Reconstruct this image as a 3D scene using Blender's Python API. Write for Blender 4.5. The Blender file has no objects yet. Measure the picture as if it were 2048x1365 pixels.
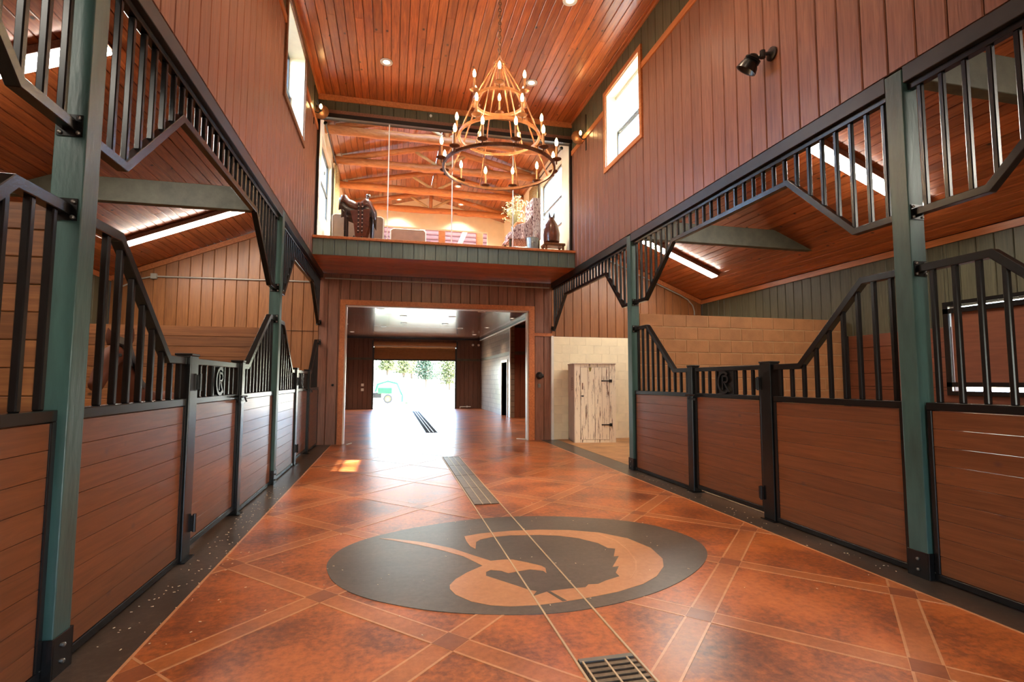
import bpy, bmesh, math, random
from mathutils import Vector, Matrix
from mathutils.geometry import tessellate_polygon
random.seed(7)
PI = math.pi
SC = bpy.context.scene
COL = SC.collection
V = Vector

# ------------------------------------------------------------------ camera, sky, sun, exposure
CAM_H = 1.5
cd = bpy.data.cameras.new('camera')
cam = bpy.data.objects.new('camera', cd); COL.objects.link(cam)
cd.sensor_fit = 'HORIZONTAL'; cd.sensor_width = 36.0; cd.lens = 1047.7 * 36.0 / 2048.0
cd.clip_start = 0.05; cd.clip_end = 600
yaw, pitch, roll = .2247, .0762, .0031
f_ = V((math.sin(yaw)*math.cos(pitch), math.cos(yaw)*math.cos(pitch), math.sin(pitch)))
r_ = V((math.cos(yaw), -math.sin(yaw), 0)); u_ = r_.cross(f_)
c_, s_ = math.cos(roll), math.sin(roll)
R_, U_ = c_*r_ + s_*u_, -s_*r_ + c_*u_
M = Matrix.Identity(4)
for i in range(3):
    M[i][0], M[i][1], M[i][2] = R_[i], U_[i], -f_[i]
M[2][3] = CAM_H
cam.matrix_world = M
SC.camera = cam

SC.view_settings.view_transform = 'Standard'
SC.view_settings.look = 'None'
SC.view_settings.gamma = 1.0
SC.view_settings.use_curve_mapping = False
SC.view_settings.exposure = 0.0

SKY_STRENGTH = 5.5
SUN_STRENGTH = 40.0
w = bpy.data.worlds.new('world'); SC.world = w; w.use_nodes = True
nt = w.node_tree; nt.nodes.clear()
sky = nt.nodes.new('ShaderNodeTexSky'); sky.sky_type = 'NISHITA'; sky.sun_disc = False
SUN_DIR = V((-5.05, 1.3, -6.3)).normalized()          # the way the sunlight travels
sky.sun_elevation = math.asin(-SUN_DIR.z)
sky.sun_rotation = math.atan2(-SUN_DIR.x, -SUN_DIR.y)
sky.air_density = 1.0; sky.dust_density = 0.7; sky.ozone_density = 1.0
bg = nt.nodes.new('ShaderNodeBackground'); bg.inputs['Strength'].default_value = SKY_STRENGTH
out = nt.nodes.new('ShaderNodeOutputWorld')
nt.links.new(sky.outputs[0], bg.inputs[0]); nt.links.new(bg.outputs[0], out.inputs[0])

sd = bpy.data.lights.new('sun', 'SUN'); sd.energy = SUN_STRENGTH; sd.angle = math.radians(0.6)
sd.color = (1.0, .93, .82)
sun = bpy.data.objects.new('sun', sd); COL.objects.link(sun)
sun.rotation_euler = SUN_DIR.to_track_quat('-Z', 'Y').to_euler(); sun.location = (30, -10, 40)

def portal(name, loc, normal, sx, sy):
    """marks a real opening of the building for the sky light (emits nothing of its own)"""
    d = bpy.data.lights.new(name, 'AREA'); d.shape = 'RECTANGLE'; d.size = sx; d.size_y = sy
    d.cycles.is_portal = True
    o = bpy.data.objects.new(name, d); COL.objects.link(o)
    o.location = loc; o.rotation_euler = V(normal).to_track_quat('-Z', 'Z').to_euler()
portal('portal_front', (1.3, -2.12, 1.1), (0, 1, 0), 1.3, 2.2)
portal('portal_far', (1.2, 28.75, 1.3), (0, -1, 0), 4.3, 2.6)
for sx, sg in ((4.4, -1), (-2.03, 1)):
    portal('portal_window', (sx, 8.6, 6.4), (sg, 0, 0), 1.7, 1.7)
    portal('portal_loft_window', (sx-.2*(-sg)*-1, 12.97, 6.17), (sg, 0, 0), 1.9, 1.7)

# ------------------------------------------------------------------ helpers
def lin(h):
    h = h.lstrip('#'); o = []
    for i in (0, 2, 4):
        c = int(h[i:i+2], 16)/255
        o.append(c/12.92 if c <= .04045 else ((c+.055)/1.055)**2.4)
    return (*o, 1.0)

WORLD = {}
def put(o, parent=None, world=None):
    """link o; world is its world matrix, kept while parenting"""
    COL.objects.link(o)
    world = world or Matrix.Identity(4)
    WORLD[o.name] = world
    if parent is not None:
        o.parent = parent
        o.matrix_parent_inverse = WORLD[parent.name].inverted()
    o.matrix_basis = world
    return o

def tag(o, label=None, cat=None, group=None, kind=None):
    if label: o['label'] = label
    if cat: o['category'] = cat
    if group: o['group'] = group
    if kind: o['kind'] = kind
    return o

def thing(name, label, cat, loc=(0, 0, 0), group=None):
    o = bpy.data.objects.new(name, None); o.empty_display_size = .1
    put(o, None, Matrix.Translation(V(loc)))
    return tag(o, label, cat, group)

def frame_root(name, loc=(0, 0, 0), kind='structure'):
    o = bpy.data.objects.new(name, None); o.empty_display_size = .1
    put(o, None, Matrix.Translation(V(loc)))
    return tag(o, kind=kind)

class MB:
    def __init__(s): s.v = []; s.f = []; s.m = []; s.mi = 0
    def add(s, vs, fs):
        b = len(s.v); s.v += [tuple(p) for p in vs]
        for f in fs: s.f.append([b+i for i in f]); s.m.append(s.mi)
        return s
    def box(s, x0, x1, y0, y1, z0, z1):
        if x0 > x1: x0, x1 = x1, x0
        if y0 > y1: y0, y1 = y1, y0
        vs = [(x, y, z) for z in (z0, z1) for y in (y0, y1) for x in (x0, x1)]
        return s.add(vs, [(0,2,3,1), (4,5,7,6), (0,1,5,4), (2,6,7,3), (0,4,6,2), (1,3,7,5)])
    def obox(s, c, ax, ay, az):
        """box about c with half-axis vectors"""
        c, ax, ay, az = V(c), V(ax), V(ay), V(az)
        vs = [c + i*ax + j*ay + k*az for k in (-1, 1) for j in (-1, 1) for i in (-1, 1)]
        fs = [(0,2,3,1), (4,5,7,6), (0,1,5,4), (2,6,7,3), (0,4,6,2), (1,3,7,5)]
        if ax.cross(ay).dot(az) < 0: fs = [f[::-1] for f in fs]
        return s.add(vs, fs)
    def bar(s, p0, p1, w, h=None, up=(0, 0, 1)):
        p0, p1 = V(p0), V(p1); d = (p1-p0); L = d.length; d.normalize()
        h = w if h is None else h
        up = V(up)
        if abs(d.dot(up)) > .95: up = V((0, 1, 0)) if abs(d.y) < .9 else V((1, 0, 0))
        a = d.cross(up).normalized(); b = a.cross(d).normalized()
        return s.obox((p0+p1)/2, d*L/2, a*w/2, b*h/2)
    def prism(s, poly, vec):
        """poly: planar list of 3-D points, extruded by vec"""
        poly = [V(p) for p in poly]; vec = V(vec); n = len(poly)
        nrm = V((0, 0, 0))
        for i in range(n): nrm += poly[i].cross(poly[(i+1) % n])
        if nrm.dot(vec) < 0: poly = poly[::-1]
        tris = tessellate_polygon([poly]) if n > 4 else None
        vs = poly + [p+vec for p in poly]
        fs = []
        if tris:
            for t in tris:
                a, b, c = [poly[i] for i in t]
                t = list(t)
                if (b-a).cross(c-a).dot(vec) < 0: t = t[::-1]
                fs.append(tuple(i+n for i in t)); fs.append(tuple(t[::-1]))
        else:
            fs.append(tuple(range(n, 2*n))); fs.append(tuple(range(n-1, -1, -1)))
        for i in range(n): fs.append((i, (i+1) % n, (i+1) % n+n, i+n))
        return s.add(vs, fs)
    def sweep(s, path, w, h, N):
        """rectangular section (h in the plane, w along N) swept with mitres along a path in a plane of normal N"""
        path = [V(p) for p in path]; N = V(N).normalized(); n = len(path); rings = []
        for i in range(n):
            d0 = (path[i]-path[i-1]).normalized() if i else None
            d1 = (path[i+1]-path[i]).normalized() if i < n-1 else None
            if d0 is None: d0 = d1
            if d1 is None: d1 = d0
            t = (d0+d1).normalized(); q = N.cross(t).normalized()
            k = 1/max(.35, t.dot(d0))
            rings.append([path[i]+q*h/2*k*a+N*w/2*b for a, b in ((-1,-1), (1,-1), (1,1), (-1,1))])
        vs = [p for r in rings for p in r]; fs = []
        for i in range(n-1):
            for j in range(4):
                a, b = i*4+j, i*4+(j+1) % 4
                fs.append((a, b, b+4, a+4))
        fs.append((3, 2, 1, 0)); e = (n-1)*4; fs.append((e, e+1, e+2, e+3))
        return s.add(vs, fs)
    def tube(s, path, r, n=8, closed=False):
        path = [V(p) for p in path]; k = len(path)
        rs = r if isinstance(r, (list, tuple)) else [r]*k
        up = V((0, 0, 1)); vs = []; prev = None
        for i in range(k):
            if closed: t = path[(i+1) % k]-path[i-1]
            else: t = path[min(i+1, k-1)]-path[max(i-1, 0)]
            t.normalize()
            if prev is None:
                a = t.cross(up) if abs(t.dot(up)) < .95 else t.cross(V((1, 0, 0)))
            else: a = prev - t*prev.dot(t)
            a.normalize(); prev = a.copy(); b = t.cross(a)
            for j in range(n):
                g = 2*PI*j/n; vs.append(path[i]+(a*math.cos(g)+b*math.sin(g))*rs[i])
        fs = []
        for i in range(k if closed else k-1):
            i2 = (i+1) % k
            for j in range(n):
                j2 = (j+1) % n; fs.append((i*n+j, i*n+j2, i2*n+j2, i2*n+j))
        if not closed:
            fs.append(tuple(range(n-1, -1, -1))); e = (k-1)*n; fs.append(tuple(range(e, e+n)))
        return s.add(vs, fs)
    def lathe(s, prof, c, n=16, axis=None, closed=False):
        """prof: (radius, height) pairs about an axis through c"""
        c = V(c); ax = V(axis or (0, 0, 1)).normalized()
        a = ax.orthogonal().normalized(); b = ax.cross(a); k = len(prof); vs = []
        if axis is None: a, b = V((1, 0, 0)), V((0, 1, 0))
        for r, z in prof:
            for j in range(n):
                g = 2*PI*j/n; vs.append(c+ax*z+(a*math.cos(g)+b*math.sin(g))*max(r, 1e-4))
        fs = []
        for i in range(k if closed else k-1):
            i2 = (i+1) % k
            for j in range(n):
                j2 = (j+1) % n; fs.append((i*n+j, i*n+j2, i2*n+j2, i2*n+j))
        if not closed:
            fs.append(tuple(range(n-1, -1, -1))); e = (k-1)*n; fs.append(tuple(range(e, e+n)))
        return s.add(vs, fs)
    def build(s, name, mats, parent=None, smooth=False, bevel=0, segs=2, subsurf=0):
        mats = mats if isinstance(mats, (list, tuple)) else [mats]
        lo = [min(p[i] for p in s.v) for i in range(3)]; hi = [max(p[i] for p in s.v) for i in range(3)]
        c = V([(a+b)/2 for a, b in zip(lo, hi)])
        me = bpy.data.meshes.new(name)
        me.from_pydata([tuple(V(p)-c) for p in s.v], [], s.f); me.validate()
        for m in mats: me.materials.append(m)
        if len(mats) > 1: me.polygons.foreach_set('material_index', s.m[:len(me.polygons)])
        if smooth:
            me.polygons.foreach_set('use_smooth', [True]*len(me.polygons))
            if smooth != 'all':
                try: me.set_sharp_from_angle(angle=math.radians(40))
                except Exception: pass
        me.update()
        o = bpy.data.objects.new(name, me)
        put(o, parent, Matrix.Translation(c))
        if bevel:
            b = o.modifiers.new('bevel', 'BEVEL'); b.width = bevel; b.segments = segs; b.limit_method = 'ANGLE'
        if subsurf:
            b = o.modifiers.new('sub', 'SUBSURF'); b.levels = subsurf; b.render_levels = subsurf
        return o

_bc = {}
def board(name, parent, mat, o, u, v, wd, L, t=.02, ch=.006, L1=None, ends=False, b1=0.0):
    """one board: width wd along u, length L along v, front face at u x v; L1 = length at the far edge, b1 = start there"""
    u, v = V(u).normalized(), V(v).normalized(); n = u.cross(v)
    L1 = L if L1 is None else L1
    key = (round(wd, 3), round(L, 3), round(L1, 3), round(t, 3), round(ch, 4), mat.name, round(b1, 3), ends)
    me = _bc.get(key)
    if me is None:
        def yl(x, top): return (L+(L1-L)*x/wd) if top else b1*x/wd
        sec = [(0, -t), (wd, -t), (wd, -ch), (wd-ch, 0), (ch, 0), (0, -ch)]
        vs = []; e = ch if ends else 0
        for x, z in sec:
            vs.append((x, yl(x, 0)+(e if z == 0 else 0), z))
        for x, z in sec: vs.append((x, yl(x, 1)-(e if z == 0 else 0), z))
        fs = [tuple(range(5, -1, -1)), tuple(range(6, 12))]
        for i in range(6): fs.append((i, (i+1) % 6, (i+1) % 6+6, i+6))
        me = bpy.data.meshes.new(name); me.from_pydata(vs, [], fs); me.materials.append(mat); me.update()
        _bc[key] = me
    ob = bpy.data.objects.new(name, me)
    Mx = Matrix(((u.x, v.x, n.x, o[0]), (u.y, v.y, n.y, o[1]), (u.z, v.z, n.z, o[2]), (0, 0, 0, 1)))
    return put(ob, parent, Mx)

def cladding(parent, mat, o, u, v, width, pitch, lo, hi, holes=(), start=0.0, name='board', t=.02, ch=.009, gap=.006):
    """boards side by side across u from 0 to width, each from lo(a) to hi(a) along v, cut round the holes (a0,a1,b0,b1)"""
    o, u, v = V(o), V(u).normalized(), V(v).normalized()
    flo = lo if callable(lo) else (lambda a: lo); fhi = hi if callable(hi) else (lambda a: hi)
    cuts = [0.0, width]; a = start
    while a < width:
        if a > 1e-6: cuts.append(a)
        a += pitch
    for h in holes: cuts += [x for x in h[:2] if 0 < x < width]
    cuts = sorted(set(round(c, 4) for c in cuts))
    grid = lambda x: abs(((x-start)/pitch) - round((x-start)/pitch)) < 1e-3
    for a0, a1 in zip(cuts, cuts[1:]):
        if a1-a0 < .012: continue
        mid = (a0+a1)/2
        segs = [(None, None)]
        hs = sorted([h for h in holes if h[0]-1e-4 <= mid <= h[1]+1e-4], key=lambda h: h[2])
        spans = []; cur = None
        for h in hs:
            spans.append((cur, h[2])); cur = h[3]
        spans.append((cur, None))
        g = gap/2
        for b0, b1 in spans:
            s0, s1 = (flo(a0), flo(a1)) if b0 is None else (b0, b0)
            e0, e1 = (fhi(a0), fhi(a1)) if b1 is None else (b1, b1)
            if e0-s0 < .015 and e1-s1 < .015: continue
            L, L1_ = e0-s0, e1-s0
            board(name, parent, mat, o+u*(a0+g)+v*s0, u, v, a1-a0-gap, max(L, .005), t, ch, L1=L1_, b1=s1-s0)

def blocks(parent, mat, o, u, v, width, height, bl=.446, bh=.223, t=.05, ch=.008, gap=.008, name='block'):
    o, u, v = V(o), V(u).normalized(), V(v).normalized()
    rows = int(math.ceil(height/bh-1e-6))
    for r in range(rows):
        b0 = height-(r+1)*bh; b1 = height-r*bh
        b0 = max(b0, 0)
        a = -bl/2 if r % 2 else 0
        while a < width-1e-4:
            a0, a1 = max(a, 0), min(a+bl, width)
            if a1-a0 > .03 and b1-b0 > .03:
                board(name, parent, mat, o+u*(a0+gap/2)+v*(b0+gap/2), u, v, a1-a0-gap, b1-b0-gap, t, ch, ends=True)
            a += bl

def clip_poly(poly, x0, x1, y0, y1):
    def cl(p, inside, inter):
        o = []
        for i in range(len(p)):
            a, b = p[i-1], p[i]
            if inside(b):
                if not inside(a): o.append(inter(a, b))
                o.append(b)
            elif inside(a): o.append(inter(a, b))
        return o
    def ix(c): return lambda a, b: (c, a[1]+(b[1]-a[1])*(c-a[0])/(b[0]-a[0]))
    def iy(c): return lambda a, b: (a[0]+(b[0]-a[0])*(c-a[1])/(b[1]-a[1]), c)
    for ins, it in ((lambda p: p[0] >= x0, ix(x0)), (lambda p: p[0] <= x1, ix(x1)), (lambda p: p[1] >= y0, iy(y0)), (lambda p: p[1] <= y1, iy(y1))):
        if len(poly) < 3: return []
        poly = cl(poly, ins, it)
    return poly

# ------------------------------------------------------------------ materials
def newmat(name):
    m = bpy.data.materials.new(name); m.use_nodes = True
    nt = m.node_tree; nt.nodes.clear()
    o = nt.nodes.new('ShaderNodeOutputMaterial'); p = nt.nodes.new('ShaderNodeBsdfPrincipled')
    nt.links.new(p.outputs[0], o.inputs[0])
    return m, nt, p
def N(nt, t, **k):
    n = nt.nodes.new(t)
    for a, b in k.items():
        if hasattr(n, a): setattr(n, a, b)
        else: n.inputs[a.replace('_', ' ')].default_value = b
    return n
def ramp(nt, stops, fac):
    r = nt.nodes.new('ShaderNodeValToRGB'); e = r.color_ramp.elements
    while len(e) < len(stops): e.new(.5)
    for el, (p, c) in zip(e, stops): el.position = p; el.color = c if len(c) == 4 else (*c, 1)
    nt.links.new(fac, r.inputs[0]); return r
def coords(nt, scale, rnd=True):
    tc = N(nt, 'ShaderNodeTexCoord'); src = tc.outputs['Object']
    if rnd:
        oi = N(nt, 'ShaderNodeObjectInfo'); vm = N(nt, 'ShaderNodeVectorMath', operation='MULTIPLY_ADD')
        cx = N(nt, 'ShaderNodeCombineXYZ')
        for i in range(3): nt.links.new(oi.outputs['Random'], cx.inputs[i])
        nt.links.new(cx.outputs[0], vm.inputs[0]); vm.inputs[1].default_value = (37, 91, 53)
        nt.links.new(src, vm.inputs[2]); src = vm.outputs[0]
    mp = N(nt, 'ShaderNodeMapping'); mp.inputs['Scale'].default_value = scale
    nt.links.new(src, mp.inputs[0]); return mp.outputs[0]

def wood(name, dark, light, rough=.4, scale=(14, 1.0, 14), knots=None, bump=.12, rnd=.3, coat=0, contrast=(.3, .72), fine=0, kscale=(6.5, 4.5, 6.5), spec=.5):
    m, nt, p = newmat(name)
    vec = coords(nt, scale)
    n1 = N(nt, 'ShaderNodeTexNoise', Scale=1.6, Detail=6.0, Roughness=.62, Distortion=.9); nt.links.new(vec, n1.inputs['Vector'])
    rp = ramp(nt, [(contrast[0], dark), (contrast[1], light)], n1.outputs[0])
    col = rp.outputs[0]
    if knots:
        kv = coords(nt, kscale)
        vo = N(nt, 'ShaderNodeTexVoronoi', Scale=1.0); nt.links.new(kv, vo.inputs['Vector'])
        kr = ramp(nt, [(.08, (1, 1, 1, 1)), (.19, (0, 0, 0, 1))], vo.outputs['Distance'])
        se = N(nt, 'ShaderNodeSeparateColor'); nt.links.new(vo.outputs['Color'], se.inputs[0])
        gt = N(nt, 'ShaderNodeMath', operation='GREATER_THAN'); nt.links.new(se.outputs[0], gt.inputs[0]); gt.inputs[1].default_value = .74
        km = N(nt, 'ShaderNodeMath', operation='MULTIPLY'); nt.links.new(kr.outputs[0], km.inputs[0]); nt.links.new(gt.outputs[0], km.inputs[1])
        mx = N(nt, 'ShaderNodeMix', data_type='RGBA'); nt.links.new(km.outputs[0], mx.inputs[0])
        nt.links.new(col, mx.inputs[6]); mx.inputs[7].default_value = knots; col = mx.outputs[2]
    oi = N(nt, 'ShaderNodeObjectInfo')
    mr = N(nt, 'ShaderNodeMapRange'); mr.inputs[3].default_value = 1-rnd; mr.inputs[4].default_value = 1+rnd
    nt.links.new(oi.outputs['Random'], mr.inputs[0])
    hs = N(nt, 'ShaderNodeHueSaturation'); nt.links.new(mr.outputs[0], hs.inputs['Value']); nt.links.new(col, hs.inputs['Color'])
    nt.links.new(hs.outputs[0], p.inputs['Base Color'])
    p.inputs['Roughness'].default_value = rough
    p.inputs['Specular IOR Level'].default_value = spec
    p.inputs['Coat Weight'].default_value = coat; p.inputs['Coat Roughness'].default_value = .18
    if bump:
        b = N(nt, 'ShaderNodeBump', Strength=bump, Distance=.01); nt.links.new(n1.outputs[0], b.inputs['Height'])
        nt.links.new(b.outputs[0], p.inputs['Normal'])
    return m

def plain(name, color, rough=.5, metal=0.0, var=.12, vscale=6.0, bump=0.0, bscale=60.0, coat=0.0, spec=.5, rnd=0.0, stretch=(1, 1, 1)):
    m, nt, p = newmat(name)
    vec = coords(nt, stretch)
    n1 = N(nt, 'ShaderNodeTexNoise', Scale=vscale, Detail=5.0, Roughness=.6); nt.links.new(vec, n1.inputs['Vector'])
    c = color[:3]
    rp = ramp(nt, [(.3, tuple(x*(1-var) for x in c)), (.7, tuple(min(1, x*(1+var)) for x in c))], n1.outputs[0])
    col = rp.outputs[0]
    if rnd:
        oi = N(nt, 'ShaderNodeObjectInfo'); mr = N(nt, 'ShaderNodeMapRange'); mr.inputs[3].default_value = 1-rnd; mr.inputs[4].default_value = 1+rnd
        nt.links.new(oi.outputs['Random'], mr.inputs[0])
        hs = N(nt, 'ShaderNodeHueSaturation'); nt.links.new(mr.outputs[0], hs.inputs['Value']); nt.links.new(col, hs.inputs['Color']); col = hs.outputs[0]
    nt.links.new(col, p.inputs['Base Color'])
    p.inputs['Roughness'].default_value = rough; p.inputs['Metallic'].default_value = metal
    p.inputs['Coat Weight'].default_value = coat; p.inputs['Specular IOR Level'].default_value = spec
    if bump:
        n2 = N(nt, 'ShaderNodeTexNoise', Scale=bscale, Detail=4.0); nt.links.new(vec, n2.inputs['Vector'])
        b = N(nt, 'ShaderNodeBump', Strength=bump, Distance=.01); nt.links.new(n2.outputs[0], b.inputs['Height'])
        nt.links.new(b.outputs[0], p.inputs['Normal'])
    return m

def emit(name, color, strength):
    m = bpy.data.materials.new(name); m.use_nodes = True; nt = m.node_tree; nt.nodes.clear()
    o = nt.nodes.new('ShaderNodeOutputMaterial'); e = nt.nodes.new('ShaderNodeEmission')
    e.inputs[0].default_value = color; e.inputs[1].default_value = strength
    nt.links.new(e.outputs[0], o.inputs[0]); return m

def stained(name, stops, rough=.36, line=None, scale=1.3):
    """acid-stained, sealed concrete in world coordinates"""
    m, nt, p = newmat(name)
    g = N(nt, 'ShaderNodeNewGeometry')
    n1 = N(nt, 'ShaderNodeTexNoise', Scale=scale, Detail=8.0, Roughness=.62, Distortion=.15); nt.links.new(g.outputs['Position'], n1.inputs['Vector'])
    n2 = N(nt, 'ShaderNodeTexNoise', Scale=22.0, Detail=5.0, Roughness=.7); nt.links.new(g.outputs['Position'], n2.inputs['Vector'])
    ad = N(nt, 'ShaderNodeMath', operation='MULTIPLY_ADD'); nt.links.new(n2.outputs[0], ad.inputs[0]); ad.inputs[1].default_value = .7
    nt.links.new(n1.outputs[0], ad.inputs[2])
    mr = N(nt, 'ShaderNodeMath', operation='SUBTRACT'); nt.links.new(ad.outputs[0], mr.inputs[0]); mr.inputs[1].default_value = .35
    rp = ramp(nt, stops, mr.outputs[0])
    nt.links.new(rp.outputs[0], p.inputs['Base Color'])
    r2 = N(nt, 'ShaderNodeMapRange'); r2.inputs[1].default_value = .3; r2.inputs[2].default_value = .7
    r2.inputs[3].default_value = rough-.03; r2.inputs[4].default_value = rough+.04; p.inputs['Coat Weight'].default_value = .3; p.inputs['Coat Roughness'].default_value = .24; p.inputs['Specular IOR Level'].default_value = .5
    nt.links.new(n1.outputs[0], r2.inputs[0]); nt.links.new(r2.outputs[0], p.inputs['Roughness'])
    mp = N(nt, 'ShaderNodeMapping'); mp.inputs['Scale'].default_value = (.5, 2.6, 1)
    nt.links.new(g.outputs['Position'], mp.inputs[0])
    n3 = N(nt, 'ShaderNodeTexNoise', Scale=1.7, Detail=3.0); nt.links.new(mp.outputs[0], n3.inputs['Vector'])
    b = N(nt, 'ShaderNodeBump', Strength=.11, Distance=.02); nt.links.new(n3.outputs[0], b.inputs['Height'])
    b2 = N(nt, 'ShaderNodeBump', Strength=.06, Distance=.002); nt.links.new(n2.outputs[0], b2.inputs['Height']); nt.links.new(b.outputs[0], b2.inputs['Normal'])
    nt.links.new(b2.outputs[0], p.inputs['Normal'])
    return m

def K(*c): return (*c, 1.0)
PINE = wood('pine_stained', K(.25, .048, .011), K(.62, .165, .038), rough=.3, knots=K(.05, .012, .004), coat=.35, rnd=.26, bump=.06)
PINE_SHED = wood('pine_stained_shed', K(.25, .05, .012), K(.56, .155, .04), rough=.34, knots=K(.06, .015, .005), coat=.25, rnd=.24, bump=.06)
PINE_LOFT = wood('pine_loft', K(.2, .055, .02), K(.42, .16, .065), rough=.3, knots=K(.08, .02, .008), coat=.3, rnd=.3, bump=.06)
TRIM = wood('cedar_trim', K(.36, .1, .028), K(.62, .21, .065), rough=.38, rnd=.1, bump=.06)
BROWN = wood('brown_siding', K(.155, .06, .036), K(.31, .13, .078), rough=.34, scale=(22, 1.1, 22), rnd=.07, bump=.22)
TAN = wood('tan_siding', K(.2, .068, .018), K(.33, .12, .034), rough=.42, scale=(16, 1.1, 16), rnd=.08, bump=.18)
GREENB = wood('green_siding', K(.055, .05, .026), K(.115, .1, .055), rough=.5, scale=(20, 1.2, 20), rnd=.1, bump=.2)
GREENF = wood('green_fascia', K(.08, .12, .1), K(.16, .21, .175), rough=.4, scale=(20, 1.2, 20), rnd=.12, bump=.2)
PANEL = wood('brown_stall_board', K(.11, .034, .011), K(.19, .06, .02), rough=.42, coat=.45, spec=.3, scale=(18, 1.0, 18), knots=K(.1, .035, .02), rnd=.08, bump=.06, kscale=(7, 5, 7))
RAW = wood('oiled_plank', K(.15, .047, .013), K(.32, .12, .038), rough=.45, scale=(16, .9, 16), knots=K(.07, .025, .01), rnd=.2, bump=.15)
KICK = wood('red_brown_kickboard', K(.15, .04, .016), K(.22, .065, .027), rough=.5, rnd=.06)
POST = plain('teal_timber', K(.038, .085, .077), rough=.38, var=.45, vscale=5, bump=.25, bscale=34, stretch=(1, 1, .22))
TIE = plain('green_timber', K(.08, .074, .046), rough=.5, var=.3, vscale=5, bump=.2, bscale=30)
STEEL = plain('black_steel', K(.007, .0065, .0065), rough=.26, var=.3, vscale=9, spec=.4)
STEELB = plain('dark_steel_beam', K(.014, .013, .011), rough=.4, var=.3, vscale=5)
BOLT = plain('bolt_steel', K(.2, .18, .16), rough=.35, metal=.8)
FLOOR = stained('stained_concrete', [(.2, K(.07, .017, .007)), (.4, K(.22, .055, .015)), (.58, K(.46, .118, .024)), (.85, K(.62, .2, .055))])
FBAND = stained('stained_concrete_band', [(.2, K(.2, .052, .014)), (.48, K(.38, .11, .029)), (.8, K(.56, .19, .06))])
FLINE = stained('score_line', [(.2, K(.42, .17, .07)), (.7, K(.62, .3, .14))], rough=.35)
FDARK = stained('dark_border_stain', [(.2, K(.022, .015, .011)), (.5, K(.045, .031, .022)), (.8, K(.11, .08, .062))], rough=.38)
FSQ = stained('dark_square_stain', [(.2, K(.17, .045, .016)), (.7, K(.3, .085, .028))])
EMBD = stained('emblem_dark_stain', [(.2, K(.05, .036, .026)), (.5, K(.09, .066, .048)), (.8, K(.14, .105, .08))], rough=.38)
EMBO = stained('emblem_orange_stain', [(.2, K(.36, .15, .06)), (.5, K(.48, .21, .09)), (.8, K(.58, .28, .13))])
BED = plain('stall_floor', K(.3, .2, .11), rough=.9, var=.3, vscale=9, bump=.4, bscale=40)
TANC = plain('tan_concrete', K(.42, .21, .085), rough=.6, var=.25, vscale=2.5)
BLOCK = plain('tan_block', K(.36, .15, .054), rough=.7, var=.16, vscale=4, bump=.25, bscale=70, rnd=.08)
WBLOCK = plain('cream_block', K(.88, .76, .54), rough=.6, var=.06, vscale=4, bump=.25, bscale=70, rnd=.03)
MORTAR = plain('mortar', K(.42, .24, .11), rough=.9)
WMORTAR = plain('cream_mortar', K(.82, .72, .52), rough=.9)
CREAM = plain('cream_plaster', K(.92, .85, .66), rough=.7, var=.05)
BACK = plain('wall_backing', K(.03, .018, .012), rough=.9)
CONDUIT = plain('conduit', K(.45, .42, .36), rough=.4, metal=.3)
WHITE = plain('white_paint', K(.8, .78, .72), rough=.35, var=.04)
LIT_IRON = plain('bulb_lit_rust_iron', K(.36, .15, .065), rough=.45, metal=.3, var=.3, vscale=20)  # the same rust iron, the bulbs' light put into a brighter colour
IRON = plain('rust_iron', K(.2, .085, .04), rough=.4, metal=.5, var=.35, vscale=20)
SLEEVE = plain('candle_sleeve', K(.45, .22, .1), rough=.5)
BLACK = plain('black_paint', K(.01, .01, .01), rough=.35)
DULL = plain('grey_metal', K(.2, .19, .17), rough=.4, metal=.7)
GRATE = plain('grate_steel', K(.17, .12, .075), rough=.38, metal=.5, var=.3, vscale=30)
GRATEB = plain('brown_grate_plate', K(.13, .085, .055), rough=.4, var=.3, vscale=12, bump=.3, bscale=120)
LIPM = plain('drain_lip', K(.5, .36, .22), rough=.4)
WFRAME = plain('window_frame', K(.06, .055, .05), rough=.4)
SLATM = plain('shutter_slat', K(.36, .19, .085), rough=.7)

def glassmat(name='clear_glass'):
    m = bpy.data.materials.new(name); m.use_nodes = True; nt = m.node_tree; nt.nodes.clear()
    o = nt.nodes.new('ShaderNodeOutputMaterial'); t = nt.nodes.new('ShaderNodeBsdfTransparent'); g = nt.nodes.new('ShaderNodeBsdfGlossy')
    g.inputs['Roughness'].default_value = .02; t.inputs[0].default_value = (.97, .98, .97, 1)
    fr = nt.nodes.new('ShaderNodeFresnel'); fr.inputs[0].default_value = 1.45
    mx = nt.nodes.new('ShaderNodeMixShader'); ge = nt.nodes.new('ShaderNodeNewGeometry'); iv = nt.nodes.new('ShaderNodeMath'); iv.operation = 'SUBTRACT'; iv.inputs[0].default_value = 1.0
    nt.links.new(ge.outputs['Backfacing'], iv.inputs[1]); ml = nt.nodes.new('ShaderNodeMath'); ml.operation = 'MULTIPLY'
    nt.links.new(fr.outputs[0], ml.inputs[0]); nt.links.new(iv.outputs[0], ml.inputs[1])
    nt.links.new(ml.outputs[0], mx.inputs[0]); nt.links.new(t.outputs[0], mx.inputs[1]); nt.links.new(g.outputs[0], mx.inputs[2])
    nt.links.new(mx.outputs[0], o.inputs[0]); return m
GLASS = glassmat()
TUBE = emit('fluorescent_tube', K(1, .93, .8), 75.0)
BULB = emit('candle_bulb', K(1, .62, .24), 60.0)
LENS = emit('downlight_lens', K(1, .88, .7), 6.0)
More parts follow.
